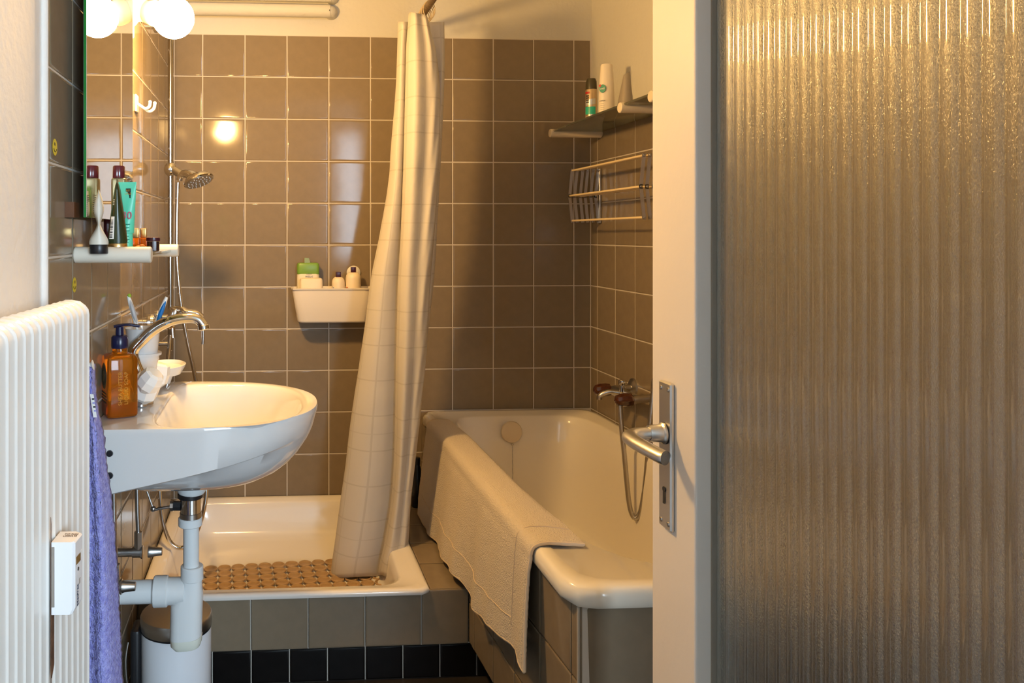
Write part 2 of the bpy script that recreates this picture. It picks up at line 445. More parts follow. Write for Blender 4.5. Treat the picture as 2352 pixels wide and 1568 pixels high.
# bathtub
tub = thing('bathtub', (.85, 2.14, .09), 'cream enamelled built-in bathtub with a rounded rim along the right wall', 'bathtub')
c = (.85, 2.14); N = 144
x0, x1, y0, y1 = .531, XR-.006, 1.406, YB-.005
R_ = []
R_.append(polar(c, rrect(x0+.004, x1, y0+.004, y1, .045), N, .501))
R_.append(polar(c, rrect(x0, x1, y0, y1, .05), N, .508))
R_.append(polar(c, rrect(x0, x1, y0, y1, .05), N, .524))
R_.append(polar(c, rrect(x0+.004, x1-.001, y0+.004, y1-.001, .048), N, .5345))
R_.append(polar(c, rrect(x0+.012, x1-.004, y0+.012, y1-.004, .045), N, .539))
R_.append(polar(c, rrect(x0+.034, x1-.016, y0+.040, y1-.016, .055), N, .5385))
R_.append(polar(c, rrect(x0+.038, x1-.019, y0+.046, y1-.020, .06), N, .5355))
R_.append(polar(c, sell(.86, 2.15, .252, .645, .655, 3.2, 7), N, .533))
R_.append(polar(c, sell(.86, 2.15, .246, .634, .649, 3.2, 7), N, .528))
R_.append(polar(c, sell(.86, 2.16, .238, .622, .632, 3.2, 7), N, .505))
for k in range(1, 9):
    t = k/8
    R_.append(polar(c, sell(.86, 2.16+.05*t, .235-.040*t**1.5, .60-.17*t**1.1, .625-.08*t, 3.4, 6), N, .505-.34*math.sin(t*PI/2)**.9))
R_.append(polar(c, sell(.86, 2.21, .16, .38, .50, 3.4, 5), N, .150))
R_.append(polar(c, sell(.86, 2.21, .05, .10, .15, 2, 2), N, .148))
g = G().loft(R_); e = len(g.v); g.f.append(tuple(range(e-N, e)))
g.build('tub_shell', enamel, tub, ang=60, recalc=True)
p = at(1175, 992, Y=2.776)
ov = G().lathe([(.036, 0), (.038, .003), (.036, .008), (.022, .0105), (.001, .011)], p + Vector((0, .004, 0)), (0, -1, .06), 32).build('overflow_cover', cream2, tub)
ch = G()
ch.lathe([(.0035, -.003), (.0055, 0), (.0035, .003)], p + Vector((0, -.008, -.041)), (0, 0, 1), 12)
for k in range(62): ch.sphere(p + Vector((.0006*math.sin(k), -.010 - .0002*k, -.05 - k*.0046)), .0019, 6, 4)
ch.build('plug_chain', chrome_d, tub)
# shower tray
tray = thing('shower_tray', (.03, 2.48, .1), 'cream enamelled square shower tray behind the grey tiled step', 'shower tray')
c = (.03, 2.48); x0, x1, y0, y1 = XL+.002, .413, 2.084, YB-.004
R_ = [polar(c, rrect(x0+.002, x1-.002, y0+.002, y1, .012), N, .229), polar(c, rrect(x0, x1, y0, y1, .014), N, .236),
      polar(c, rrect(x0+.003, x1-.003, y0+.003, y1, .014), N, .2425), polar(c, rrect(x0+.010, x1-.010, y0+.010, y1-.006, .02), N, .244),
      polar(c, rrect(x0+.024, x1-.026, y0+.026, y1-.020, .04), N, .242), polar(c, rrect(x0+.030, x1-.032, y0+.032, y1-.026, .05), N, .238),
      polar(c, rrect(x0+.040, x1-.060, y0+.050, y1-.034, .06), N, .236), polar(c, rrect(x0+.046, x1-.067, y0+.058, y1-.040, .07), N, .230),
      polar(c, rrect(x0+.052, x1-.073, y0+.064, y1-.046, .07), N, .20), polar(c, rrect(x0+.062, x1-.080, y0+.075, y1-.062, .08), N, .145),
      polar(c, rrect(x0+.075, x1-.09, y0+.09, y1-.08, .08), N, .128), polar(c, rrect(x0+.11, x1-.12, y0+.12, y1-.11, .08), N, .122),
      polar(c, rrect(c[0]-.04, c[0]+.04, c[1]-.04, c[1]+.04, .03), N, .118)]
g = G().loft(R_); e = len(g.v); g.f.append(tuple(range(e-N, e)))
g.build('tray_shell', enamel_tray, tray, ang=60)

# ------------------------------------------------------------------ washbasin
BX, BY, BZ = XL+.001, 1.795, .805
bas = thing('washbasin', (BX+.2, BY, .62), 'white ceramic wall-hung washbasin with a D-shaped bowl under the mirror', 'washbasin')
def hw(x): return .25 if x < .15 else .25*max(0, 1-abs((x-.15)/.299)**2.25)**(1/2.25)
def outl(s, cx=.2):
    def f(x, y):
        X = cx + (x-BX-cx)/s; Y = (y-BY)/s
        return 0 <= X <= .449 and abs(Y) <= hw(X)
    return f
c = (BX+.2, BY); N = 300
def sk(x): return .136*(1-(x-BX)/.66)
def skz(ex=0): return lambda x, y: BZ - sk(x) + ex
def uz(s): return BZ - .172*(1-s**3)**.6
R_ = [polar(c, sell(BX+.2, BY, .02, .02, .02, 2, 2), N, BZ-.172)]
for s in (.25, .4, .55, .68, .78, .86): R_.append(polar(c, outl(s), N, lambda x, y, s=s: min(uz(s), BZ-sk(x)+.012+.0*x)))
for s_, e_ in ((.925, .004), (.945, 0), (.965, .003)): R_.append(polar(c, outl(s_), N, lambda x, y, s_=s_, e_=e_: min(BZ - sk(x) + e_, uz(s_))))
R_.append(polar(c, outl(.988), N, lambda x, y: BZ - sk(x)*.45))
R_.append(polar(c, outl(.999), N, BZ-.010)); R_.append(polar(c, outl(1), N, BZ-.004)); R_.append(polar(c, outl(.994), N, BZ-.0005)); R_.append(polar(c, outl(.985), N, BZ))
def cav(e, back=.112, lift=0):
    X0, X1 = BX+back+e, BX+.412-e; cx = BX+.235
    yn, yf = BY-.236+e, BY+.205-e; cy = (yn+yf)/2 ; b = (yf-yn)/2
    def f(x, y):
        n = 2.4 if x > cx else 5; a = X1-cx if x > cx else cx-X0
        return abs((x-cx)/a)**n + abs((y-cy)/b)**n <= 1
    return f
cc = (BX+.235, BY-.0155)
cc = c
for e_, z in ((-.008, BZ), (-.003, BZ-.001), (.002, BZ-.006), (.010, BZ-.028), (.022, BZ-.060), (.040, BZ-.092), (.066, BZ-.117), (.10, BZ-.131), (.13, BZ-.137)):
    R_.append(polar(c, cav(e_), N, z))
R_.append(polar(c, sell(BX+.2, BY, .022, .022, .022, 2, 2), N, BZ-.142))
g = G().loft(R_, caps=True)
g.build('basin_body', ceramic, bas, ang=50)
for v in (1041, 1092):
    p = at(252, v, Y=1.5475); G().lathe([(.0066, 0), (.0058, .0035), (.0001, .0036)], p, (0, -1, 0), 20).build('mounting_hole', black, bas, label='dark round hole in the side of the basin')
# overflow slot
p = Vector((BX+.1245, BY-.14, BZ-.033)); G().lathe([(.0001, -.001), (.011, 0), (.009, .002), (.0001, .002)], p, (1, 0, .2), 16, sy=1.2).build('overflow_hole', chrome_d, bas)
p = Vector((BX+.2, BY, BZ-.143)); G().lathe([(.023, 0), (.022, .004), (.012, .003), (.0001, .003)], p, (0, 0, 1), 24).build('drain_plug', chrome, bas)

# basin mixer
t = thing('basin_tap', (BX+.06, BY-.02, BZ), 'chrome basin tap with a swan-neck spout and white faceted knobs', 'tap')
PB = Vector((BX+.062, BY-.015, BZ))
def S_(u, v, X=None): return at(u, v, Y=BY-.015)
pts = [Vector((BX+.062, BY-.015, BZ+.01)), Vector((BX+.063, BY-.015, BZ+.05)), S_(306, 812), S_(330, 778), S_(360, 752), S_(395, 736), S_(432, 730), S_(455, 734), S_(467, 748)]
G().tube(pts, lambda q: .0125 if q < .6 else .0115, 16, sub=6).build('spout', chrome, t)
G().cyl(S_(466, 745), S_(468, 757), .0135, 20, ch=.002).build('aerator', chrome, t)
G().lathe([(.026, 0), (.026, .006), (.020, .012), (.016, .05), (.014, .055)], PB, (0, 0, 1), 24).build('base', chrome_d, t)
G().cyl(Vector((PB.x, PB.y-.055, PB.z+.018)), Vector((PB.x, PB.y+.055, PB.z+.018)), .012, 18).build('cross_bar', chrome_d, t)
def knob(base, ax, R0, h, nm, par=None):
    e1, e2, a = frame(ax); gg = G(); rings = []
    for r, hh in ((R0*.45, 0), (R0*.95, h*.28), (R0*1.0, h*.62), (R0*.86, h*.93), (R0*.62, h)):
        rings.append([base + a*hh + e1*(r*math.cos(2*PI*k/8+.2)) + e2*(r*math.sin(2*PI*k/8+.2)) for k in range(8)])
    gg.loft(rings, caps=True)
    return gg.build(nm, wplast, par or t, ang=12)
k1 = at(324, 934, Z=BZ)
G().cyl(k1, k1 + Vector((.0, 0, .014)), .0125, 20, ch=.002).build('valve_collar', chrome_d, t)
knob(k1 + Vector((0, 0, .012)), (.35, -.30, 1), .031, .062, 'knob')
k2 = k1 + Vector((0.004, .15, 0))
G().cyl(k2, k2 + Vector((0, 0, .014)), .0125, 20, ch=.002).build('valve_collar', chrome_d, t)
knob(k2 + Vector((0, 0, .012)), (.25, .05, 1), .030, .06, 'knob')
k3 = at(345, 900, Y=BY-.07)
knob(Vector((PB.x+.012, PB.y-.06, BZ+.040)), (.55, -.25, .75), .026, .052, 'knob')
p = at(351, 889, Z=BZ+.006); G().cyl(p - Vector((0, 0, .006)), p + Vector((.0, 0, .006)), .0035, 10).sphere(p + Vector((0, 0, .007)), .0048, 10, 6).build('popup_rod', chrome_d, t)

# soap dispenser
sp = at(268, 962, Z=BZ)
sp = Vector((sp.x, sp.y+.032, BZ+.0006))
d = thing('soap_dispenser', sp, 'amber square liquid soap bottle with navy pump on the near corner of the basin', 'soap bottle')
ang = .42
Mz = Matrix.Translation(sp) @ Matrix.Rotation(ang, 4, 'Z')
W_ = .031
def sq(r, z, rr=.008):
    out = []
    for q, (sx, sy) in enumerate(((1, 1), (-1, 1), (-1, -1), (1, -1))):
        for k in range(4):
            an = q*PI/2 + k*PI/6
            out.append(Mz @ Vector((sx*(r-rr) + rr*math.cos(an), sy*(r-rr) + rr*math.sin(an), z)))
    return out
H_ = .128
g = G().loft([sq(W_-.005, 0, .007), sq(W_-.0015, .002), sq(W_, .006), sq(W_, H_-.012), sq(W_-.0015, H_-.006), sq(W_-.006, H_-.002, .01), sq(.0165, H_, .016), sq(.015, H_+.003, .0149), sq(.015, H_+.012, .0149)], caps=True)
g.build('bottle', amber, d)
G().loft([sq(W_-.006, .003, .006), sq(W_-.0028, .005, .006), sq(W_-.0028, .030, .006)], caps=True).build('liquid_soap', amber_l, d)
q = sp + Vector((0, 0, H_+.010))
G().lathe([(.0165, 0), (.0172, .004), (.0170, .022), (.014, .026), (.0085, .027), (.0080, .043), (.0095, .045)], q, (0, 0, 1), 24).build('pump_collar', navy, d)
dirv = (Vector((.9, .25, 0))).normalized()
G().tube([q + Vector((0, 0, .044)) - dirv*.012, q + Vector((0, 0, .046)), q + Vector((0, 0, .047)) + dirv*.018, q + Vector((0, 0, .043)) + dirv*.040], lambda s: (.0065*(1-.5*s), .0032), 12, sub=3).build('pump_nozzle', navy, d)
# printed label on the face turned to the left of the camera
fn = Mz.to_3x3() @ Vector((-1, 0, 0)); fr_ = Mz.to_3x3() @ Vector((0, -1, 0))
fc = sp + fn*(W_+.0006)
lab = mat('soap_label', (.16, .10, .03), .5)
labd = mat('soap_label_dark', (.05, .035, .02), .5)
L1 = G().lathe([(.021, 0), (.021, .0004)], fc + Vector((0, 0, .083)), fn, 28, sy=1.25).build('label', lab, d, label='oval printed label')
G().lathe([(.0155, 0), (.0155, .0003)], fc + fn*.0006 + Vector((0, 0, .083)), fn, 28, sy=1.25).build('label_centre', labd, L1)
G().lathe([(.0095, 0), (.0095, .0003)], fc + fn*.001 + Vector((0, 0, .083)), fn, 6, sy=1.25).build('label_emblem', lab, L1)
for k in range(4):
    z = .048 - k*.006; g = G(); a_ = fc + Vector((0, 0, z)) - fr_*.02; b_ = fc + Vector((0, 0, z)) + fr_*.02
    g.add([a_, b_, b_+Vector((0,0,.003)), a_+Vector((0,0,.003)), a_+fn*.0004, b_+fn*.0004, b_+fn*.0004+Vector((0,0,.003)), a_+fn*.0004+Vector((0,0,.003))], [(0,1,2,3),(4,5,6,7),(0,1,5,4),(2,3,7,6)])
    g.build('printed_line', labd, d, smooth=False)
f2 = Mz.to_3x3() @ Vector((0, -1, 0)); r2 = Mz.to_3x3() @ Vector((1, 0, 0))
for kk, (s_, of) in enumerate((("SHEA BUTTER", -.006), ("LIQUID SOAP", .006))):
    text(s_, .011, mat('embossed_amber_%d' % kk, (.62, .30, .03), .2, trans=.3), d, face_mat(sp + f2*(W_+.0004) + Vector((0, 0, .06)) + r2*of, (0, 0, 1), -r2), .0004, name='embossing')

# cup with toothbrushes, soap dish
cp = at(328, 815, X=-.293)
h = thing('toothbrush_cup', (cp.x, cp.y, cp.z), 'white ceramic tumbler in its wall holder holding two toothbrushes', 'cup')
zt = at(328, 752, Y=cp.y).z
g = G().lathe([(.026, 0), (.033, .006), (.0385, zt-cp.z-.003), (.040, zt-cp.z), (.037, zt-cp.z), (.031, .01), (.001, .006)], cp, (0, 0, 1), 36); g.build('tumbler', ceramic, h)
hold = thing('cup_holder', (cp.x, cp.y, cp.z-.07), 'white ceramic wall holder under the toothbrush tumbler', 'holder')
G().lathe([(.012, -.068), (.022, -.06), (.030, -.035), (.0345, -.012), (.0365, -.009), (.0365, 0), (.042, .001), (.042, .006), (.028, .006)], cp, (0, 0, 1), 36).build('ring', ceramic, hold)
G().cyl((XL, cp.y, cp.z-.025), (cp.x-.02, cp.y, cp.z-.02), .022, 24, r2=.018).build('wall_arm', ceramic, hold)
def brush(u0, v0, u1, v1, Y, grip, gripm2, label):
    a, b = at(u0, v0, Y=Y), at(u1, v1, Y=Y); a2 = a + (a-b).normalized()*.05
    o = thing('toothbrush', a2, label, 'toothbrush', 'toothbrushes in the tumbler')
    L_ = (b-a2).length; side = Vector((1, 0, 0)); dd = (b-a2)/L_; pp = side - dd*side.dot(dd); pp.normalize()
    bend = lambda s: pp*(.004*math.sin(s*PI*1.2))
    G().tube([a2 + (b-a2)*s + bend(s) for s in [i/14 for i in range(15)]], lambda s: (.0030 + .0036*max(0, math.sin((s-.42)/.60*PI))**.8 if s > .42 else .0030, .0030 + .0030*max(0, math.sin((s-.42)/.60*PI))**.8 if s > .42 else .0030), 12, sub=2).build('handle', wplast, o)
    G().tube([a2 + (b-a2)*s + bend(s) + Vector((.0014, -.0030, 0)) for s in [.5+.44*i/8 for i in range(9)]], lambda s: (.0058*max(.05, math.sin(s*PI))**.6, .0052*max(.05, math.sin(s*PI))**.6), 12, sub=2).build('grip', grip, o)
    if gripm2: G().sphere(b, .0048, 12, 8).build('tip', gripm2, o)
brush(312, 760, 297, 679, cp.y-.005, grey_g, green_g, 'white and green toothbrush leaning left in the tumbler')
brush(345, 760, 385, 683, cp.y+.005, blue_g, None, 'white and blue toothbrush leaning right in the tumbler')
dp = at(380, 836, X=-.262)
sd = thing('soap_dish', (dp.x, dp.y, dp.z-.05), 'white oval ceramic soap dish on the wall behind the basin tap', 'soap dish')
G().lathe([(.014, -.046), (.018, -.036), (.022, -.028), (.045, -.022), (.056, -.006), (.058, 0), (.055, .001), (.050, -.008), (.02, -.014), (.001, -.014)], dp, (0, 0, 1), 40, sx=1.25, sy=.85).build('dish', ceramic, sd)
G().cyl((XL, dp.y, dp.z-.03), (dp.x-.02, dp.y, dp.z-.028), .016, 20).build('wall_arm', ceramic, sd)

# ------------------------------------------------------------------ mirror, lamp, hook
MX = -.318; my0, my1 = at(199, 300, X=MX).y, at(305, 300, X=MX).y
mz0, mz1 = at(199, 499, X=MX).z, 1.80
m_ = thing('mirror', (MX, (my0+my1)/2, mz0), 'frameless rectangular wall mirror with a green glass edge above the shelf', 'mirror')
G().box((MX-.0006, my0+.0005, mz0+.0005), (MX, my1-.0005, mz1-.0005)).build('silvering', mirror_m, m_, smooth=False)
g = G().box((MX-.005, my0, mz0), (MX-.0008, my0+.004, mz1)).box((MX-.005, my1-.004, mz0), (MX-.0008, my1, mz1)).box((MX-.005, my0+.004, mz0), (MX-.0008, my1-.004, mz0+.003)); g.build('glass_edge', glass_edge, m_, smooth=False)
G().box((MX-.016, my0+.045, mz0+.02), (MX-.0055, my1-.03, mz1-.02)).box((MX-.0062, my0+.001, mz0+.001), (MX-.0052, my1-.001, mz1-.001)).build('backing_board', black, m_, smooth=False)
g = G(); p = at(187, 482, X=-.335); g.box((XL, my0-.016, p.z-.014), (-.335, my0+.02, p.z+.012)); g.build('bracket', brown_w, m_, smooth=False, label='brown wooden block')
# lamp
GC = Vector((-.231, 1.874, 1.678))
lp = thing('wall_lamp', (MX, 1.86, 1.63), 'glowing round globe lamp on a flared white base at the top of the mirror', 'lamp')
globe_m = bpy.data.materials.new('lamp_globe'); globe_m.use_nodes = True
nt = globe_m.node_tree; nt.nodes.clear(); em = nt.nodes.new('ShaderNodeEmission'); ou = nt.nodes.new('ShaderNodeOutputMaterial')
em.inputs[0].default_value = (*LAMP_C, 1); em.inputs[1].default_value = LAMP_L; nt.links.new(em.outputs[0], ou.inputs[0])
G().sphere(GC, .0485, 32, 20).build('globe', globe_m, lp)
ax = (GC - Vector((XL+.002, 1.925, 1.715))).normalized()
G().lathe([(.026, -.030), (.030, -.012), (.030, -.004), (.027, 0)], GC - ax*.042, ax, 32).build('socket_ring', wplast, lp)
G().lathe([(.050, 0), (.048, .006), (.034, .016), (.026, .036), (.025, .060), (.027, .075)], GC - ax*.125, ax, 36).build('flared_base', wplast, lp)
G().rbox((XL, 1.86, 1.655), (XL+.012, 1.99, 1.80), .005).build('wall_plate', wplast, lp)
# hook
hp = at(311, 238, X=XL)
hk = thing('wall_hook', (XL, hp.y, hp.z-.03), 'white plastic double robe hook on the tiles right of the mirror', 'hook')
G().rbox((XL, hp.y-.018, hp.z-.022), (XL+.006, hp.y+.018, hp.z+.022), .003).build('plate', wplast, hk)
for dy, s_ in ((-.010, .72), (.012, .9)):
    b0 = Vector((XL+.004, hp.y+dy, hp.z))
    G().tube([b0, b0+Vector((.018, 0, -.012))*s_, b0+Vector((.032, 0, -.020))*s_, b0+Vector((.045, 0, -.012))*s_, b0+Vector((.048, 0, .004))*s_], lambda q: .0040, 10, sub=4).sphere(b0+Vector((.048, 0, .004))*s_, .0047, 10, 8).build('prong', wplast, hk)

# ------------------------------------------------------------------ shelf under the mirror
SZ = 1.175 - .027
s = thing('glass_shelf', (-.29, 1.62, SZ-.03), 'narrow glass shelf on two white round brackets below the mirror', 'shelf')
ya, yb_ = at(170, 588, X=XL).y, at(402, 576, X=-.224).y
for yy, lab_ in ((ya+.004, None), (yb_, None)):
    g = G().cyl((XL, yy, SZ-.0085), (-.216, yy, SZ-.0085), .0145, 32, ch=.002); g.build('bracket', ivory, s)
G().rbox((XL+.012, ya+.002, SZ-.012), (-.231, yb_-.002, SZ-.006), .0015).build('glass_plate', glass_dark, s)
TOPZ = SZ - .0058
def tubeprod(name, base, W0, H0, cap_h, cap_m, body_m, label, cat, yaw=0, lean=0, twist=False, capr=None, wtop=None, group=None, lowz=0):
    """a squeeze tube standing on its cap: round at the cap, pinched flat at the crimp"""
    o = thing(name, base, label, cat, group)
    capr = capr or W0*.98
    G().lathe([(capr*.97, 0), (capr, .001), (capr, cap_h-.001), (capr*.97, cap_h)], base, (0, 0, 1), 28).build('cap', cap_m, o)
    Mr = Matrix.Rotation(yaw, 3, 'Z'); rings = []; n = 32; K = 22
    for i in range(K+1):
        q = i/K; z = cap_h + (H0-cap_h)*q
        a = W0 + ((wtop or W0*1.15)-W0)*q; b = W0*(1-q)**.75 + .0012
        if q > .94: b = .0012
        tw = 0
        if twist:
            a = W0 + ((wtop or W0)-W0)*q; b = sm(q, [0, .08, .2, .32, .36, .45, .6, .75, .9, 1], [W0, W0*.97, W0*.62, .0045, .0030, .0048, .0082, .0076, .0042, .0008])
            if q > .97: b = .001
        if i == 0: a = b = W0
        Mt = Matrix.Rotation(yaw+tw, 3, 'Z')
        rings.append([Vector(base) + Vector((lean*q*H0, 0, z)) + Mt @ Vector((a*math.cos(2*PI*k/n), b*math.sin(2*PI*k/n), 0)) for k in range(n)])
    bo = G().loft(rings, caps=True).build('tube_body', body_m, o)
    return o, bo
def onshelf(u, Y, v=None): 
    p = at(u, 560, Y=Y); p.z = TOPZ; return p
tb, _ = tubeprod('cream_tube', onshelf(227, 1.425), .0165, at(227, 437, Y=1.425).z-TOPZ, .016, black, mat('matt_white_tube', (.62, .60, .52), .4), 'nearly empty white cream tube standing twisted on a black cap', 'tube', yaw=1.78, twist=True, capr=.0158, wtop=.021)
for k in range(16): G().box((-.0035, -.013, 0), (-.0028, .013, .0011), Matrix.Translation(onshelf(227, 1.425) + Vector((-.0042, 0, .052+k*.0033)))).build('printed_line', ink, tb, smooth=False)
p = onshelf(270, 1.458)
tb, bo = tubeprod('shower_tube', p, .0170, at(268, 413, Y=1.458).z-TOPZ, .0175, gold, green_d, 'dark green tube with a barcode standing on a gold cap', 'tube', yaw=1.70, capr=.0172, wtop=.022)
bc = G()
def tubepoint(o, p, q, phi, W0, H0, cap_h, yaw, wtop, off=.0006):
    a = W0 + (wtop-W0)*q; b = W0*(1-q)**.75 + .0012; z = cap_h + (H0-cap_h)*q
    v = Vector(((a+off)*math.cos(phi), (b+off)*math.sin(phi), 0)); return p + Vector((0, 0, z)) + Matrix.Rotation(yaw, 3, 'Z') @ v
Hh = at(268, 413, Y=1.458).z-TOPZ
def patch(o, p, q0, q1, f0, f1, W0, H0, cap_h, yaw, wtop, m, off=.0006, name='print', label=None, nf=8, nq=6):
    rows = [[tubepoint(o, p, q0+(q1-q0)*i/nq, f0+(f1-f0)*j/nf, W0, H0, cap_h, yaw, wtop, off) for j in range(nf+1)] for i in range(nq+1)]
    return G().loft(rows, closed=False).build(name, m, o, label=label, recalc=False, smooth=True)
A = dict(W0=.017, H0=Hh, cap_h=.0175, yaw=1.70, wtop=.022)
fa = -PI/2 - 1.70
patch(tb, p, .07, .42, fa-.75, fa-.18, m=inkw, name='barcode_panel', label='white barcode panel', off=.0007, **A)
for k in range(12):
    q0 = .09 + k*.0245; patch(tb, p, q0, q0+(.010 if k % 3 else .016), fa-.70, fa-.32, m=ink, name='barcode_bar', off=.0011, nf=4, nq=1, **A)
for k in range(4): patch(tb, p, .60+k*.025, .61+k*.025, fa-.6, fa-.3, m=inkw, name='printed_line', off=.0009, nf=3, nq=1, **A)
p = onshelf(292, 1.503); Hh = at(290, 418, Y=1.503).z-TOPZ
tb, bo = tubeprod('sun_cream_tube', p, .0125, Hh, .036, turq, turq, 'turquoise sun cream tube marked 30 standing on its cap', 'tube', yaw=-.25, capr=.0105, wtop=.0185)
Mt = face_mat(p + Vector((.002, -.0135, .068)), Matrix.Rotation(-.25, 3, 'Z') @ Vector((1, 0, 0)), (0, .09, 1))
text('30', .020, inkpink, tb, Mt, .0003)
Mb = Mt @ Matrix.Translation((0, .042, -.0045))
G().box((-.0048, -.009, 0), (.0048, .009, .0006), Mb).build('black_label', ink, tb, smooth=False)
text('RIT\nUALS', .0055, inkgold, tb, Mb @ Matrix.Translation((0, 0.002, .0008)), .0002)
for k in range(6):
    G().box((-.007+.001*(k % 3), -.0006, 0), (.007-.0012*(k % 2), .0006, .0004), Mt @ Matrix.Translation((0, -.016-k*.006-(.004 if k > 2 else 0), .0012+k*.0003))).build('printed_line', greenp, tb, smooth=False)
# tall bottle, maroon cap
p = onshelf(273, 1.548); Hc = at(273, 381, Y=1.548).z - TOPZ; Hb = at(273, 409, Y=1.548).z - TOPZ
o = thing('spray_bottle', p, 'tall gold bottle with a glossy maroon cap behind the dark green tube', 'bottle')
G().rbox((p.x-.013, p.y-.012, p.z), (p.x+.015, p.y+.012, p.z+Hb), .005).build('bottle_body', mat('olive_gold', (.30, .24, .13), .3, metal=.6), o)
G().lathe([(.0112, 0), (.0115, .001), (.0112, Hc-Hb-.002), (.0100, Hc-Hb)], p + Vector((0, 0, Hb)), (0, 0, 1), 28).build('cap', maroon, o)
p = onshelf(258, 1.66); Hh = at(256, 438, Y=1.66).z-TOPZ
o = thing('slim_bottle', p, 'slim dark maroon bottle at the back of the shelf against the mirror', 'bottle')
G().rbox((p.x-.016, p.y-.010, p.z), (p.x+.012, p.y+.010, p.z+Hh*.80), .004).build('bottle_body', maroon, o)
G().lathe([(.009, 0), (.009, Hh*.19), (.008, Hh*.2)], p + Vector((-.002, 0, Hh*.8)), (0, 0, 1), 20).build('cap', dkmaroon, o)
for u_, Y_, nm_ in ((330, 1.72, 'small amber perfume bottle with a gold cap near the far bracket'), (312, 1.69, 'small amber perfume bottle with a gold cap beside the turquoise tube')):
    p = onshelf(u_, Y_); zt_ = at(u_, 524, Y=Y_).z - TOPZ
    o = thing('perfume_bottle', p, nm_, 'bottle', 'amber perfume bottles on the glass shelf')
    G().rbox((p.x-.009, p.y-.009, p.z), (p.x+.009, p.y+.009, p.z+zt_*.58), .002).build('bottle_body', amber_l, o)
    G().rbox((p.x-.0065, p.y-.0065, p.z+zt_*.58), (p.x+.0065, p.y+.0065, p.z+zt_), .0012).build('cap', gold, o)
p = onshelf(320, 1.62)
G().sphere(p + Vector((0, 0, .006)), .010, 14, 8, sz=.6).sphere(p + Vector((.010, .002, .0052)), .008, 12, 8, sz=.62).sphere(p + Vector((.006, -.003, .010)), .006, 12, 8, sz=.7).build('hair_tie', skin_or, label='crumpled orange hair tie lying on the shelf by the perfume bottles', cat='hair tie')
p = at(352, 577, Y=1.60); p.z = TOPZ
o = thing('small_jar', p, 'tiny fluted dark brown glass jar on the front edge of the shelf', 'jar')
g = G(); n = 20
g.loft([[p + Vector(((r*(1+.07*(k % 2)))*math.cos(2*PI*k/n), (r*(1+.07*(k % 2)))*math.sin(2*PI*k/n), z)) for k in range(n)] for r, z in ((.009, 0), (.0115, .002), (.0118, .020))], caps=True).build('jar_body', brownjar, o)
G().lathe([(.0135, .0205), (.0138, .022), (.0135, .0275), (.012, .028)], p, (0, 0, 1), 24).build('lid', dkmaroon, o)

# stickers
def smiley(u, v, label):
    p = at(u, v, X=XL+.0006)
    o = thing('sticker', p, label, 'sticker', 'smiley stickers on the left tiles')
    G().lathe([(.0135, 0), (.0135, .0003)], p, (1, 0, 0), 28).build('disc', yellow, o)
    for s_ in (-1, 1): G().lathe([(.0013, .0003), (.0013, .0006)], p + Vector((0, s_*.0035, .005)), (1, 0, 0), 10, sy=2.2).build('eye', ink, o)
    G().tube([p + Vector((.0005, .0085*math.sin(a), -.0085*math.cos(a)+.001)) for a in [(-1.15 + 2.3*i/10) for i in range(11)]], .0006, 6).build('mouth', ink, o)
smiley(126, 338, 'yellow smiley sticker high on the left tiles beside the mirror')
smiley(171, 654, 'yellow smiley sticker on the left tiles below the shelf')

# ------------------------------------------------------------------ shower rail, hand shower, mixer, hose
PX, PY = -.308, 2.434
s = thing('shower_rail', (PX, PY, .9), 'vertical chrome shower riser rail in the left corner', 'rail')
zt_, zb_ = at(395, 52, Y=PY).z, at(395, 805, Y=PY).z
G().cyl((PX, PY, zb_), (PX, PY, zt_), .0082, 20, ch=.002).build('rail_tube', rail_m, s)
for z in (zt_-.012, zb_+.02): G().cyl((XL, PY, z), (PX+.002, PY, z), .009, 18, ch=.002).lathe([(.020, 0), (.018, .006), (.010, .010)], (XL, PY, z), (1, 0, 0), 24).build('rail_bracket', chrome, s)
bp = Vector((PX, PY, at(395, 389, Y=PY).z))
sl = G().sphere(bp, .0195, 28, 18, sz=1.12).build('slider', chrome, s)
G().cyl(bp + Vector((.010, -.005, -.002)), bp + Vector((.034, -.016, -.016)), .0125, 20, ch=.002).build('slider_arm', chrome_d, sl)
hd = thing('hand_shower', bp + Vector((.04, -.02, -.03)), 'round chrome hand shower clipped into the rail slider', 'hand shower')
hc = at(456, 413, Y=PY-.05)
nrm_ = Vector((.38, -.30, -1)).normalized()
G().lathe([(.0001, .016), (.020, .017), (.038, .010), (.046, 0), (.0465, -.004), (.044, -.007), (.0001, -.0065)], hc, -nrm_, 40).build('head', chrome, hd)
fc_ = G().lathe([(.041, .0068), (.040, .0085), (.0001, .009)], hc, nrm_, 40).build('spray_face', steel, hd)
e1, e2, a_ = frame(nrm_)
for r_, n_ in ((.012, 6), (.023, 11), (.034, 16)):
    for k in range(n_):
        G().lathe([(.0016, .0088), (.0012, .0108)], hc + e1*(r_*math.cos(2*PI*k/n_)) + e2*(r_*math.sin(2*PI*k/n_)), nrm_, 6).build('nozzle', wplast, fc_)
h0 = at(412, 414, Y=PY-.03)
G().tube([h0, h0 + Vector((.004, -.002, .012)), at(424, 399, Y=PY-.035), at(437, 400, Y=PY-.04), at(450, 405, Y=PY-.045)], lambda q: (.010+.016*q*q, .010+.004*q), 16, sub=4).build('handle', chrome, hd)
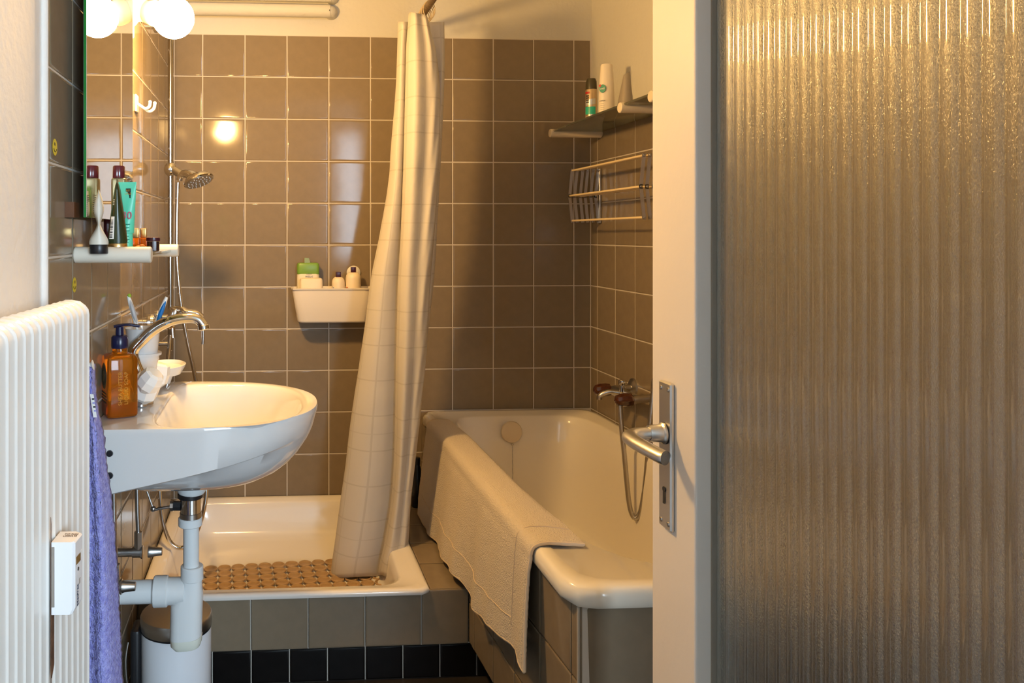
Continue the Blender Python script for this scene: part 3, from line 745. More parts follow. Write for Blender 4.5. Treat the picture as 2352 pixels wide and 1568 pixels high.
def hose(name, pts, r, label, pitch=.0042, ends=None):
    P = spline([Vector(p) for p in pts], 14); L_ = [0]
    for i in range(1, len(P)): L_.append(L_[-1] + (P[i]-P[i-1]).length)
    n = int(L_[-1]/pitch)*2; Q = []; j = 0
    for i in range(n+1):
        d_ = L_[-1]*i/n
        while j < len(L_)-2 and L_[j+1] < d_: j += 1
        t_ = (d_-L_[j])/max(1e-9, L_[j+1]-L_[j]); Q.append(P[j].lerp(P[j+1], min(1, t_)))
    cnt = len(Q)-1
    g = G().tube(Q, lambda s_: r if int(round(s_*cnt)) % 2 else r*.78, 10)
    return g.build(name, chrome_d if 'old' in label or 'bath' in label else chrome, None, ang=80, label=label, cat='hose')
hy = PY-.03
hs = [(409,418,hy),(407,480,hy),(406,560,hy),(408,620,hy),(416,700,hy),(430,780,hy),(445,850,hy),(458,920,hy),(468,1000,hy),(474,1080,hy),(473,1140,hy),(462,1195,hy),(441,1243,hy),(415,1258,hy),(392,1245,hy),(376,1205,hy),(368,1150,hy),(367,1080,hy),(371,980,hy),(379,880,hy),(388,800,hy),(391,768,hy)]
hose('shower_hose', [at(u, v, Y=y) for u, v, y in hs], .0068, 'chrome flexible shower hose hanging from the hand shower in the left corner')
# shower mixer
zc = at(390, 735, Y=2.41).z
s = thing('shower_mixer', (-.30, 2.41, zc-.03), 'chrome single-lever shower mixer on the left wall above the basin', 'tap')
G().cyl((-.300, 2.335, zc), (-.300, 2.485, zc), .019, 28, ch=.004).build('body', chrome, s)
for y in (2.345, 2.475): G().cyl((XL, y, zc), (-.305, y, zc), .012, 20).lathe([(.028, 0), (.027, .008), (.014, .014)], (XL, y, zc), (1, 0, 0), 28).build('wall_flange', chrome, s)
b0 = Vector((-.298, 2.41, zc+.012))
G().lathe([(.020, 0), (.022, .010), (.018, .022), (.008, .026)], b0, (.5, 0, 1), 28).build('lever_dome', chrome, s)
le = at(463, 728, Y=2.40)
G().tube([b0 + Vector((.0, 0, .018)), b0 + Vector((.025, -.002, .022)), at(430, 716, Y=2.40), at(452, 719, Y=2.40), le], lambda q: (.012+.003*math.sin(q*PI), .010), 16, sub=4).build('lever', chrome, s)
G().tube([at(464, 745, Y=2.395), at(467, 765, Y=2.395), at(466, 790, Y=2.395)], lambda q: .0034+.0012*q, 10, sub=3).tube([le, at(465, 738, Y=2.397), at(464, 747, Y=2.395)], .0038, 8).build('lever_pin', chrome_d, s)
G().cyl((-.300, 2.41, zc-.018), (-.298, 2.408, at(391, 775, Y=2.41).z), .009, 16).build('hose_outlet', chrome, s)

# ------------------------------------------------------------------ drain and valves under the basin
TY = 1.755
def T_(u, v, Y=TY): return at(u, v, Y=Y)
s = thing('basin_trap', T_(430, 1492), 'pale grey plastic drain trap and waste pipe under the washbasin', 'drain trap')
def vc(u, v0, v1, r, nm, m, Y=TY, ch=.0015, r2=None): return G().cyl(T_(u, v1, Y), T_(u, v0, Y), r, 28, ch=ch, r2=r2).build(nm, m, s)
q = T_(440, 1100); z0_ = T_(440, 1132).z
G().lathe([(.027, 0), (.0315, .006), (.0325, .03), (.040, .036), (.040, .046)], Vector((q.x, q.y, z0_)), (0, 0, 1), 32).build('basin_flange', gplast, s)
g = G().tube([T_(362, 1103), T_(385, 1110), T_(412, 1119)], lambda t_: (.012, .007), 12, sub=2); g.build('overflow_channel', gplast, s)
vc(437, 1130, 1142, .0275, 'rubber_gasket', black); vc(438, 1140, 1180, .0225, 'drain_body', chrome)
vc(438, 1174, 1190, .0235, 'drain_nut', chrome_d)
vc(437, 1187, 1206, .026, 'upper_nut', gplast); vc(439, 1203, 1302, .0172, 'inlet_pipe', gplast); vc(441, 1298, 1330, .0245, 'middle_nut', gplast)
# trap body: a rounded flat column with a slanted cup
zt_ = T_(430, 1322).z; zb_ = T_(430, 1465).z
def oval(cx, z, a, b, y=TY, n=28, dz=0): return [Vector((cx + a*math.copysign(abs(math.cos(2*PI*k/n))**.6, math.cos(2*PI*k/n)), y + b*math.sin(2*PI*k/n), z + dz*math.cos(2*PI*k/n))) for k in range(n)]
xc = T_(427, 1400).x
rr_ = [oval(T_(441, 1330).x, T_(441, 1326).z, .022, .022), oval(T_(440, 1340).x, T_(441, 1345).z, .023, .023), oval(T_(436, 1365).x, T_(436, 1362).z, .029, .026), oval(T_(429, 1385).x, T_(429, 1385).z, .0345, .027), oval(xc, T_(427, 1460).z, .0345, .027, dz=.004)]
G().loft(rr_, caps=True).build('trap_body', gplast, s)
lowm = mat('trap_cup', (.66, .68, .60), .3)
G().loft([oval(xc+.001, T_(427, 1460).z, .0345, .027, dz=.004), oval(xc+.001, T_(427, 1474).z, .034, .0265, dz=.005), oval(xc+.003, T_(427, 1484).z, .028, .022, dz=.004), oval(xc+.004, T_(427, 1488).z, .015, .012, dz=.001)], caps=True).build('trap_cup', lowm, s, label='yellowed lower cup of the trap')
zh = T_(380, 1357).z
G().cyl((XL, TY, zh), (T_(395, 1357).x, TY, zh), .0245, 28).build('waste_pipe', gplast, s)
G().cyl((T_(353, 1357).x, TY, zh), (T_(386, 1357).x, TY, zh), .0325, 32, ch=.002).build('outlet_nut', gplast, s)
G().cyl((T_(376, 1357).x, TY, zh), (T_(425, 1357).x, TY, zh), .0285, 28, ch=.001).build('outlet_branch', gplast, s)
G().lathe([(.045, 0), (.043, .006), (.030, .014)], (XL, TY, zh), (1, 0, 0), 32).build('wall_rosette', gplast, s)
# pop-up linkage
a_, b_, c_ = T_(333, 1115), T_(352, 1168), T_(412, 1160)
G().tube([a_, b_ + Vector((0, 0, .0))], .0022, 8).build('linkage_rod', chrome_d, s)
G().tube([b_ + Vector((-.003, 0, -.004)), b_ + Vector((.012, 0, 0)), c_], .0032, 10).sphere(b_, .0065, 12, 8).build('pivot_rod', chrome_d, s)
G().cyl(T_(396, 1161), T_(415, 1161), .0105, 6).build('pivot_nut', black, s)
G().cyl(T_(391, 1162), T_(398, 1162), .0115, 8).build('pivot_cap', chrome_d, s)
def valve(Y, utip, v, label, pipe_top):
    tip = at(utip, v, Y=Y); z = tip.z
    o = thing('stop_valve', (XL, Y, z-.02), label, 'valve', 'stop valves under the basin')
    L_ = tip.x - XL
    G().lathe([(.018, 0), (.017, .004), (.010, .007)], (XL, Y, z), (1, 0, 0), 20).cyl((XL, Y, z), (XL+L_*.45, Y, z), .0095, 18).build('stub', chrome_d, o)
    G().lathe([(.012, 0), (.012, .018), (.0145, .019), (.0145, .022), (.012, .023)], (XL+L_*.38, Y, z), (1, 0, 0), 18).build('valve_body', chrome_d, o)
    G().lathe([(.012, 0), (.0125, .004), (.0105, .010), (.0085, .030), (.007, .031)], (tip.x-.031, Y, z), (1, 0, 0), 18).build('knob', steel, o)
    xx = XL+L_*.50
    G().cyl((xx, Y, z+.008), (xx, Y, z+.045), .0095, 6).build('compression_nut', chrome_d, o)
    G().tube([(xx, Y, z+.04), (xx-.002, Y, z+.09), (pipe_top, Y+.01, BZ-.07)], .0052, 12).build('supply_pipe', chrome_d, o)
valve(1.80, 373, 1266, 'worn chrome stop valve with a supply pipe, upper one in view above the waste pipe', at(311, 1130, Y=1.80).x)
valve(1.61, 312, 1346, 'chrome stop valve just right of the lilac towel, nearer the camera', at(257, 1140, Y=1.61).x)

# pedal bin
bz = at(405, 1440, Y=1.93)
bc_ = Vector((bz.x, 1.93, 0))
s = thing('pedal_bin', bc_, 'small white pedal bin with a brushed steel lid under the basin', 'bin')
HB = at(405, 1476, Y=1.845).z
G().lathe([(.080, 0), (.082, .004), (.0825, HB-.012), (.0815, HB)], bc_, (0, 0, 1), 48).build('bin_body', whiteb, s)
G().lathe([(.0835, HB+.001), (.0845, HB+.003), (.0845, HB+.026), (.082, HB+.031), (.070, HB+.034), (.001, HB+.036)], bc_, (0, 0, 1), 48).build('lid', steel, s)
G().lathe([(.083, HB-.003), (.0835, HB+.001)], bc_, (0, 0, 1), 48).build('lid_seal', black, s)
G().rbox((bc_.x-.104, bc_.y-.035, .0), (bc_.x-.078, bc_.y+.03, HB+.005), .01).build('hinge_housing', black, s)
G().tube([(bc_.x-.107, bc_.y-.035, HB-.02), (bc_.x-.112, bc_.y-.04, HB-.06), (bc_.x-.108, bc_.y-.038, HB-.12), (bc_.x-.095, bc_.y-.035, HB-.15)], .002, 8, sub=4).build('wire_handle', chrome_d, s)

# ------------------------------------------------------------------ radiator, heat meter, lilac towel, tag
RD = Vector((math.sin(.0386), math.cos(.0386), 0)); RN = Vector((RD.y, -RD.x, 0))   # along the radiator, out of its face
RE = Vector((-.2835, 1.2535, 0)); pitch = .0279
s = thing('radiator', RE - RD*.4 + Vector((0, 0, .12)), 'tall white ribbed panel radiator on the left wall in the foreground', 'radiator')
org = ORG[s]
def rib_mesh():
    """one pressed section with its rounded shoulder at the top"""
    zt = at(213, 715, Y=1.2535).z; g = G(); th = .046
    prof = [(0, .14)] + [(0, z) for z in (.4, .7, zt-.03, zt-.004)] + [(-.0015, zt+.001), (-.006, zt+.007), (-.014, zt+.013), (-.024, zt+.0155), (-.034, zt+.0155), (-.042, zt+.012), (-th, zt+.005), (-th, .14)]
    cols = [(0, 0), (.0022, .0007), (.0032, .0021), (.0042, .0026), (.0060, .0026), (.0080, .0012), (.0120, .0006), (.0200, .0003), (.0262, 0), (pitch, 0)]
    rows = []
    for a, h in cols:
        r = []
        for k, (d_, z) in enumerate(prof):
            amt = h if k < 11 else 0
            up = amt*1.1 if 5 <= k < 11 else 0
            r.append(Vector((0, 0, 0)) - RD*a + RN*(d_ + (amt if k < 8 else 0)) + Vector((0, 0, z + up)))
        rows.append(r)
    g.loft(rows, closed=True)
    for i0 in (0, len(rows)-1):
        n = len(prof); g.f.append(tuple(range(i0*n, i0*n+n)))
    me = bpy.data.meshes.new('radiator_section'); me.from_pydata([tuple(p) for p in g.v], [], g.f)
    bm = bmesh.new(); bm.from_mesh(me); bmesh.ops.recalc_face_normals(bm, faces=bm.faces); bm.to_mesh(me); bm.free()
    me.materials.append(rad_m); me.shade_smooth(); me.set_sharp_from_angle(angle=math.radians(50)); return me
rm = rib_mesh()
for k in range(21):
    o = bpy.data.objects.new('rib', rm); COL.objects.link(o); o.parent = s; o.location = RE - RD*(pitch*k) - org
G().box((-.357, .80, .5), (-.345, .84, .56)).box((-.357, 1.1, .5), (-.335, 1.14, .56)).build('wall_bracket', wplast, s, smooth=False)
# bare patch where the paint came off under the meter
def rp(a, out, z): return RE - RD*a + RN*out + Vector((0, 0, z))
pa = at(116, 1400, Y=1.06)
da = (RE.y - 1.066)/RD.y
g = G().add([rp(da+.006, .0046, .60), rp(da-.004, .0046, .613), rp(da-.0042, .0046, .70), rp(da+.006, .0046, .70), rp(da+.006, .0036, .60), rp(da-.004, .0036, .613), rp(da-.0042, .0036, .70), rp(da+.006, .0036, .70)], [(0,1,2,3),(4,5,6,7),(0,1,5,4),(1,2,6,5),(2,3,7,6),(3,0,4,7)])
g.build('bare_patch', rust, s, smooth=False, label='rusty bare patch where the paint is missing')
G().add([rp(da+.0085, .0042, .565), rp(da+.0068, .0042, .57), rp(da+.0068, .0042, .80), rp(da+.0085, .0042, .81), rp(da+.0085, .0036, .565), rp(da+.0068, .0036, .57), rp(da+.0068, .0036, .80), rp(da+.0085, .0036, .81)], [(0,1,2,3),(4,5,6,7),(0,1,5,4),(1,2,6,5),(2,3,7,6),(3,0,4,7)]).build('paint_crack', rust, s, smooth=False)
# meter
z0m, z1m = .683, .777
mt = thing('heat_meter', rp(da-.02, 0, z0m), 'white heat cost meter clipped on the front of the radiator', 'meter')
def MP(a, o_, z): return rp(da + .008 - a, .0045 + o_, z)
wd, dp_ = .038, .030
rings = []
for a, o0_, o1_ in ((0, 0, dp_-.003), (.003, 0, dp_), (wd-.006, 0, dp_+.001), (wd, 0, dp_-.007)):
    rings.append([MP(a, o0_, z0m), MP(a, o1_-.004, z0m), MP(a, o1_, z0m+.008), MP(a, o1_, z1m-.002), MP(a, o1_-.002, z1m), MP(a, o0_, z1m)])
mwhite = mat('meter_white', (.80, .80, .82), .35)
G().loft(rings, caps=True).build('housing', mwhite, mt, ang=25)
# side clip, seams, display, sensor eye, recess and writing
G().add([MP(-.0005, 0, z0m+.010), MP(-.0005, .004, z0m+.010), MP(-.0005, .004, z1m-.006), MP(-.0005, 0, z1m-.006), MP(.001, 0, z0m+.010), MP(.001, .004, z0m+.010), MP(.001, .004, z1m-.006), MP(.001, 0, z1m-.006)], [(0,1,2,3),(4,5,6,7),(0,1,5,4),(2,3,7,6),(1,2,6,5)]).build('side_clip', steel, mt, smooth=False)
def mpatch(a0, a1, z0, z1, m, nm, o_=.0006, label=None):
    return G().add([MP(a0, dp_+o_, z0), MP(a1, dp_+.001+o_, z0), MP(a1, dp_+.001+o_, z1), MP(a0, dp_+o_, z1), MP(a0, dp_-.001, z0), MP(a1, dp_-.001, z0), MP(a1, dp_-.001, z1), MP(a0, dp_-.001, z1)], [(0,1,2,3),(4,5,6,7),(0,1,5,4),(1,2,6,5),(2,3,7,6),(3,0,4,7)]).build(nm, m, mt, smooth=False, label=label)
lcd = mat('display_glass', (.16, .09, .03), .15)
mpatch(.006, .022, z1m-.032, z1m-.022, lcd, 'display', label='small brown display window')
mpatch(.023, .030, z1m-.030, z1m-.020, wplast, 'display_bezel')
G().lathe([(.0026, 0), (.0022, .0008)], MP(.014, dp_+.0004, z1m-.040), RN, 16).build('sensor_eye', black, mt)
G().lathe([(.0095, 0), (.0090, .0005)], MP(.018, dp_-.0001, z1m-.046), RN, 24, sy=1.4).build('finger_recess', mwhite, mt)
mu = RD; 
text('NeoVac', .0085, inkblue, mt, face_mat(MP(.011, dp_+.0010, z0m+.021), (0, 0, 1), (-RD.x, -RD.y, 0)), .0002)
text('|||||', .006, greym, mt, face_mat(MP(.019, dp_+.0011, z0m+.036), (0, 0, 1), (-RD.x, -RD.y, 0)), .0001)
text('TYP 70/05\nL30934.92', .0062, rust, mt, face_mat(MP(.024, dp_*.60, z1m+.0004), (RN.x, RN.y, 0), (RD.x, RD.y, 0)), .0001, sx=.7)

# lilac towel hanging between radiator and basin
vv = [840, 900, 960, 1010, 1080, 1140, 1200, 1260, 1350, 1450, 1570, 1640]
uu_ = [212, 214, 222, 232, 238, 247, 253, 258, 263, 268, 273, 276]
YT = 1.44
g = G(); rows = []; nr, nc = 110, 40
for i in range(nr+1):
    v = 840 + 800*i/nr; xr = at(sm(v, vv, uu_), v, Y=YT).x; z = at(240, v, Y=YT).z
    row = []
    for j in range(nc+1):
        q = j/nc; x = XL+.012 + (xr-XL-.012)*q
        y = YT - .016*math.sin(q*PI)*(1) - .007*math.sin(q*9+i*.02) + (.03*max(0, (q-.82)/.18)**2)
        fz = random.uniform(-.0012, .0012)
        row.append(Vector((x+fz*.8+random.uniform(-.0008, .0008), y+fz, z)))
    rows.append(row)
g.loft(rows, closed=False)
def tow_mod(o):
    m1 = o.modifiers.new('s', 'SOLIDIFY'); m1.thickness = .007; m1.offset = 1
g.build('hand_towel', ptow, None, label='lilac terry towel hanging between the radiator and the basin', cat='towel', recalc=False, mod=tow_mod, ang=180)
hkp = thing('towel_hook', (XL, 1.44, at(240, 840, Y=YT).z), 'white towel hook holding the lilac towel behind the radiator', 'hook')
G().lathe([(.012, 0), (.006, .006), (.005, .03), (.009, .034), (.001, .036)], (XL, 1.44, at(240, 846, Y=YT).z), (1, 0, .2), 16).build('peg', wplast, hkp)
tg = G(); a_, b_ = at(212, 905, Y=YT-.03), at(221, 958, Y=YT-.03)
tg.add([(a_.x-.004, a_.y, a_.z), (a_.x+.002, a_.y, a_.z), (b_.x+.001, b_.y, b_.z), (b_.x-.005, b_.y, b_.z), (a_.x-.004, a_.y+.0006, a_.z), (a_.x+.002, a_.y+.0006, a_.z), (b_.x+.001, b_.y+.0006, b_.z), (b_.x-.005, b_.y+.0006, b_.z)], [(0,1,2,3),(4,5,6,7),(0,1,5,4),(1,2,6,5),(2,3,7,6),(3,0,4,7)])
tgo = thing('care_tag', (a_.x, a_.y, b_.z), 'small white printed tag hanging at the top of the lilac towel', 'tag')
tg.build('tag_sheet', wplast, tgo, smooth=False)
for k in range(4):
    f_ = .2+.17*k; pm = a_.lerp(b_, f_); G().box((pm.x-.002, pm.y-.0006, pm.z-.0016), (pm.x+.002, pm.y-.0001, pm.z+.0010)).build('tag_print', ptow if k % 2 else ink, tgo, smooth=False)

# ------------------------------------------------------------------ pipes under the ceiling
def ceilpipe(v, uend, label):
    p1 = at(uend, v, Y=YB-.028); z = p1.z; y = YB-.028
    o = G().tube([(XL, y, z), (p1.x-.05, y, z), (p1.x-.025, y, z), (p1.x-.008, y+.006, z), (p1.x, y+.022, z), (p1.x, y+.04, z)], .0225, 20, sub=5)
    o.build('heating_pipe', plaster, None, label=label, cat='pipe', group='painted pipes along the back wall')
ceilpipe(26, 762, 'cream painted heating pipe along the back wall, lower of the two')
ceilpipe(-9, 764, 'cream painted heating pipe along the back wall, upper of the two')

# ------------------------------------------------------------------ shower curtain with rod and rings
RY0 = 2.04
rp0, rp1 = at(972, 28, Y=2.62), at(1010, -40, Y=2.30)
rdir = (rp1-rp0)
zr = at(975, 30, Y=2.52).z
xr_ = at(978, 20, Y=2.52).x
rod0 = Vector((at(975, 27, Y=2.60).x, 2.872, at(975, 27, Y=2.60).z)); 
rz = rod0.z
# rod runs level towards the camera, into the back wall
rodA = Vector((rod0.x, YB, rz)); rodB = Vector((rod0.x, 1.35, rz))
VS = [30, 110, 200, 330, 400, 530, 640, 700, 810, 960, 1070, 1160, 1250, 1325]
cA = [914, 912, 908, 898, 893, 873, 853, 845, 831, 811, 799, 787, 775, 765]
cB = [941, 936, 934, 931, 929, 924, 918, 916, 913, 911, 908, 901, 887, 872]
cC = [984, 1002, 1009, 1008, 1004, 996, 987, 984, 977, 963, 951, 942, 936, 919]
cD = [1020, 1021, 1020, 1016, 1013, 1007, 1002, 999, 990, 974, 953, 944, 937, 921]
TOPV = {0: 52, 1: 50, 2: 36, 3: 30, 4: 26, 5: 40, 6: 55, 7: 52, 8: 55, 9: 52}
cs = thing('shower_curtain', (.40, 2.35, .19), 'cream shower curtain with a printed grid gathered between shower and bathtub', 'curtain')
nr, cols = 120, []
def curtain_row(v, vt):
    A, B, C, D = (sm(v, VS, k) for k in (cA, cB, cC, cD))
    q = (v-30)/1300
    key = [(B+6, 2.47), (A+8, 2.45), (A, 2.41), (A+(B-A)*.35, 2.365), (A+(B-A)*.7, 2.365), (B-2, 2.385), (B-3, 2.36), (B+3, 2.325), (B+(C-B)*.3, 2.30), (B+(C-B)*.62, 2.315), (B+(C-B)*.85, 2.315), (C, 2.335), (C-3, 2.37), (B+(C-B)*.5, 2.42), (C-8, 2.46), (D-6, 2.455), (D, 2.48)]
    return key
rows = []; uvs = []
for i in range(nr+1):
    v = 30 + 1300*i/nr
    key = curtain_row(v, 0)
    P = [at(u, v, Y=y+.25-.19*q) for u, y in key]
    # keep true height: same z for the row
    P = spline(P, 6)
    zrow = P[0].z
    arc = 0; rr_ = []; uvr = []
    for j, p in enumerate(P):
        if j: arc += (Vector((p.x, p.y)) - Vector((P[j-1].x, P[j-1].y))).length
        cr = .0022*math.sin(j*.9 + i*.35)*math.exp(-((j-66)/8)**2) + .0015*math.sin(i*.11+j*.3)
        top = lerp(j/len(P), [0, .30, .36, .44, .60, .72, 1], [50, 50, 34, 27, 34, 52, 50])
        bot = lerp(j/len(P), [0, .15, .35, .45, .62, .72, 1], [1318, 1326, 1322, 1320, 1338, 1335, 1300])
        if j/len(P) > .86: bot = 1130
        vq = top + (bot-top)*i/nr
        pz = CZ + (CY - vq)/FP * (p.y*math.cos(YAW) + p.x*math.sin(YAW))
        rr_.append(Vector((p.x, p.y + cr, pz))); uvr.append((arc, pz))
    # rebuild x so that the silhouette follows the drawn height
    rows.append(rr_); uvs += uvr
g = G().loft(rows, closed=False); 
L0 = [uvs[k][0] for k in range(len(rows[0]))]
mid = rows[60]; arc_mid = [uvs[60*len(mid)+k][0] for k in range(len(mid))]
g.uv = [(arc_mid[k % len(mid)], uvs[k][1]) for k in range(len(uvs))]
g.build('cloth', curt_m, cs, ang=180, recalc=False, mod=solid(.0012, 0))
# hem seam along the free edge
ie = 66
G().tube([rows[i][ie] + Vector((-.010, -.0022, 0)) for i in range(36, nr, 2)], .0009, 5).build('hem_seam', hem, cs)
rod = thing('curtain_rod', (.45, 2.1, rz-.02), 'worn metal curtain rod running from the back wall above the curtain', 'rod')
G().cyl(rodA, rodB, .0115, 18).build('tube', rodm, rod)
G().lathe([(.026, 0), (.024, .006), (.013, .012)], rodA, (0, -1, 0), 24).build('wall_flange', rodm, rod)
for k in range(9):
    yk = 2.52 + k*.021; cxk = rod0.x
    o = thing('curtain_ring', (cxk, yk, rz-.045), 'pale plastic curtain ring bunched on the rod above the curtain', 'ring', 'curtain rings on the rod')
    tl = random.uniform(-.35, .35); e1 = Vector((math.cos(tl), math.sin(tl), 0))
    cc_ = Vector((cxk, yk, rz-.012))
    ptsr = [cc_ + e1*(.021*math.cos(2*PI*q/20)) + Vector((0, 0, .028*math.sin(2*PI*q/20) - .004)) for q in range(21)]
    G().tube(ptsr, .0014, 6).build('loop', ringm, o)

# ------------------------------------------------------------------ bath mat in the tray
s = thing('shower_mat', (.03, 2.45, .124), 'translucent beige anti-slip mat of linked round cups in the shower tray', 'mat')
g = G(); n = 18
pr = [(.0208, 0), (.0212, .003), (.0200, .0052), (.0175, .0050), (.0160, .0025), (.010, .0018), (.0001, .0026)]
g.lathe(pr, (0, 0, 0), (0, 0, 1), n)
dm = bpy.data.meshes.new('disc'); dm.from_pydata([tuple(p) for p in g.v], [], g.f); dm.materials.append(matm); dm.shade_smooth()
ca, sa = math.cos(.075), math.sin(.075)
for i in range(15):
    for j in range(10):
        x, y = -.277 + i*.0425, 2.548 - j*.0425
        X, Y = x*ca - (y-2.5)*sa, (y-2.5)*ca + x*sa + 2.5
        if not (-.296 < X < .345 and 2.165 < Y < 2.80): continue
        o = bpy.data.objects.new('disc', dm); COL.objects.link(o); o.parent = s
        o.location = Vector((X, Y, .1245)) - ORG[s]
# ------------------------------------------------------------------ ledge bottle
p = at(958, 1176, Y=2.745); p.z = .2365
o = thing('dark_bottle', p, 'slender black bottle in the dark corner between curtain and bathtub', 'bottle')
hb = at(962, 1050, Y=2.745).z - p.z
G().lathe([(.018, 0), (.021, .004), (.021, hb*.45), (.012, hb*.8), (.009, hb*.86)], p, (0, 0, 1), 24).build('bottle_body', black, o)
G().lathe([(.011, hb*.86), (.011, hb*.99), (.009, hb)], p, (0, 0, 1), 20).build('cap', black, o)

# ------------------------------------------------------------------ beige towel over the tub edge
rows = []; nt_, ns_ = 90, 60
ya_, yb2 = 1.605, 2.70
for i in range(nt_+1):
    q = i/nt_; y = ya_ + (yb2-ya_)*q
    zb = lerp(y, [1.6, 1.66, 1.78, 1.93, 2.07, 2.40, 2.66, 2.72], [.296, .305, .285, .262, .268, .252, .246, .30])
    if y > 2.09: zb = max(zb, .2475)
    fold = .005*math.sin(y*19+.5) + .0035*math.sin(y*37+2) + .002*math.sin(y*61)
    row = []
    lip = .531
    inx = lerp(y, [1.6, 1.75, 2.0, 2.5, 2.7], [.636, .640, .628, .625, .612])
    inz = lerp(y, [1.6, 1.75, 2.0, 2.7], [.540, .535, .50, .49])
    path = [(inx, inz), (inx-.008, max(inz, .536)+.001), (.585, .5445), (.555, .5455), (.540, .5435), (.530, .538), (.5245, .527), (.5225, .51)]
    for k in range(1, 15):
        t_ = k/14; z = .51 + (zb-.51)*t_
        x = .5215 - .010*t_ + (fold - .0105)*t_**.8 - .006*t_
        if y > 2.0: x -= .010*min(1, (y-2.0)/.15)*t_
        x += .016*math.exp(-(y-1.6)/.09)*t_
        path.append((x, z))
    P = spline([Vector((a, 0, b)) for a, b in path], 3)
    for k, p in enumerate(P):
        yy = y + (.020 if False else 0)
        t_ = k/(len(P)-1)
        if i < 8: yy = y - .022*t_**2*(1-i/8)            # the front corner hangs forward
        row.append(Vector((p.x + random.uniform(-.0005, .0005), yy, p.z + random.uniform(-.0005, .0005))))
    rows.append(row)
g = G().loft(rows, closed=False)
bt = thing('bath_towel', (.53, 2.15, .26), 'beige terry bath mat towel draped over the left edge of the bathtub', 'towel')
g.build('towel_cloth', tow, bt, recalc=False, ang=180, mod=solid(.006, 0))
G().tube([rows[0][k] for k in range(0, len(rows[0]))], .0042, 8).tube([r[-1] for r in rows], .0038, 8).build('hem', hem, bt)
ins = 7
G().tube([rows[ins][k] + Vector((-.0036, 0, 0)) if k > 12 else rows[ins][k] + Vector((0, 0, .0036)) for k in range(2, len(rows[0])-8)], .0011, 6).tube([rows[i][-12] + Vector((-.0036, 0, 0)) for i in range(7, 84)], .0011, 6).build('border_seam', hem, bt)

# ------------------------------------------------------------------ basket on the back wall
FY = 2.762
tl, tr = at(671, 663, Y=FY), at(856, 658, Y=FY); bl, br = at(684, 742, Y=FY+.012), at(846, 740, Y=FY+.012)
zt_, zb_ = .990, bl.z
s = thing('wall_basket', ((tl.x+tr.x)/2, 2.81, zb_), 'cream plastic caddy basket fixed on the back wall in the shower', 'basket')
c = ((tl.x+tr.x)/2, 2.815); N = 72
def bl_(q, i=0):       # q: 0 bottom .. 1 top
    X0 = bl.x + (tl.x-bl.x)*q; X1 = br.x + (tr.x-br.x)*q; Y0 = FY+.012 - .012*q; Y1 = YB-.006-.004*(1-q)
    return rrect(X0+i, X1-i, Y0+i, Y1-i, .022)
H_ = zt_-zb_
R_ = [polar(c, bl_(0, .006), N, zb_), polar(c, bl_(0, .001), N, zb_+.003), polar(c, bl_(.05), N, zb_+.007), polar(c, bl_(.93), N, zb_+H_*.93), polar(c, bl_(.95, -.003), N, zb_+H_*.955), polar(c, bl_(1, -.0035), N, zt_), polar(c, bl_(1, 0), N, zt_+.0008), polar(c, bl_(.98, .0025), N, zt_-.003), polar(c, bl_(.05, .003), N, zb_+.008), polar(c, bl_(.03, .03), N, zb_+.006)]
g = G().loft(R_, caps=True); g.build('basket_shell', bask, s)
p = at(812, 626, Y=YB-.004)
g = G().lathe([(.0235, 0), (.025, .002), (.021, .007), (.012, .012), (.0001, .013)], p, (0, -1, 0), 32).build('suction_cup', wplast, s)
def cbot(u0, u1, vtop, Y, nm, label, fn):
    a, b = at(u0, 640, Y=Y), at(u1, 640, Y=Y); p = Vector(((a.x+b.x)/2, Y, zb_+.0075)); o = thing(nm, p, label, 'bottle'); fn(o, p, (b.x-a.x)/2, at(u0, vtop, Y=Y).z); return o
mm = mat('milky_bottle', (.75, .68, .52), .35, sss=0)
def f1(o, p, r, zt):
    Hh_ = zt - p.z
    zg = at(700, 624, Y=p.y).z
    G().rbox((p.x-r, p.y-.017, p.z), (p.x+r, p.y+.017, zg), .012).build('bottle_body', mm, o)
    G().rbox((p.x-r, p.y-.0168, zg-.012), (p.x+r, p.y+.0168, at(700, 603, Y=p.y).z), .010).build('green_shoulder', limegreen, o)
    z2 = at(700, 604, Y=p.y).z
    G().add([(p.x-.013, p.y-.010, z2), (p.x+.008, p.y-.010, z2), (p.x+.008, p.y+.010, z2), (p.x-.013, p.y+.010, z2), (p.x-.013, p.y-.010, zt), (p.x+.003, p.y-.010, zt-.001), (p.x+.003, p.y+.010, zt-.001), (p.x-.013, p.y+.010, zt)], [(3,2,1,0),(4,5,6,7),(0,1,5,4),(1,2,6,5),(2,3,7,6),(3,0,4,7)]).build('flip_cap', mat('pale_green_cap', (.34, .44, .16), .3, trans=.3), o)
    y_ = p.y-.0175
    text('LE PETIT', .0052, inkblue, o, face_mat((p.x+.003, y_, at(700, 629, Y=p.y).z), (1, 0, 0), (0, 0, 1)), .0002)
    text('MARSEILLAIS', .0092, inkblue, o, face_mat((p.x+.003, y_, at(700, 634.5, Y=p.y).z), (1, 0, 0), (0, 0, 1)), .0002, sx=.52)
    text('~ ~ ~', .006, inkblue, o, face_mat((p.x+.003, y_, at(700, 640, Y=p.y).z), (1, 0, 0), (0, 0, 1)), .0002)
cbot(682, 733, 592, 2.838, 'shampoo_bottle', 'white shower gel bottle with green top standing at the back of the basket', f1)
def f2(o, p, r, zt):
    G().rbox((p.x-r, p.y-.016, p.z), (p.x+r, p.y+.016, zt), .010).build('bottle_body', cream, o)
cbot(689, 741, 638, 2.795, 'soap_bottle', 'cream rounded bottle in front of the green-topped one in the basket', f2)
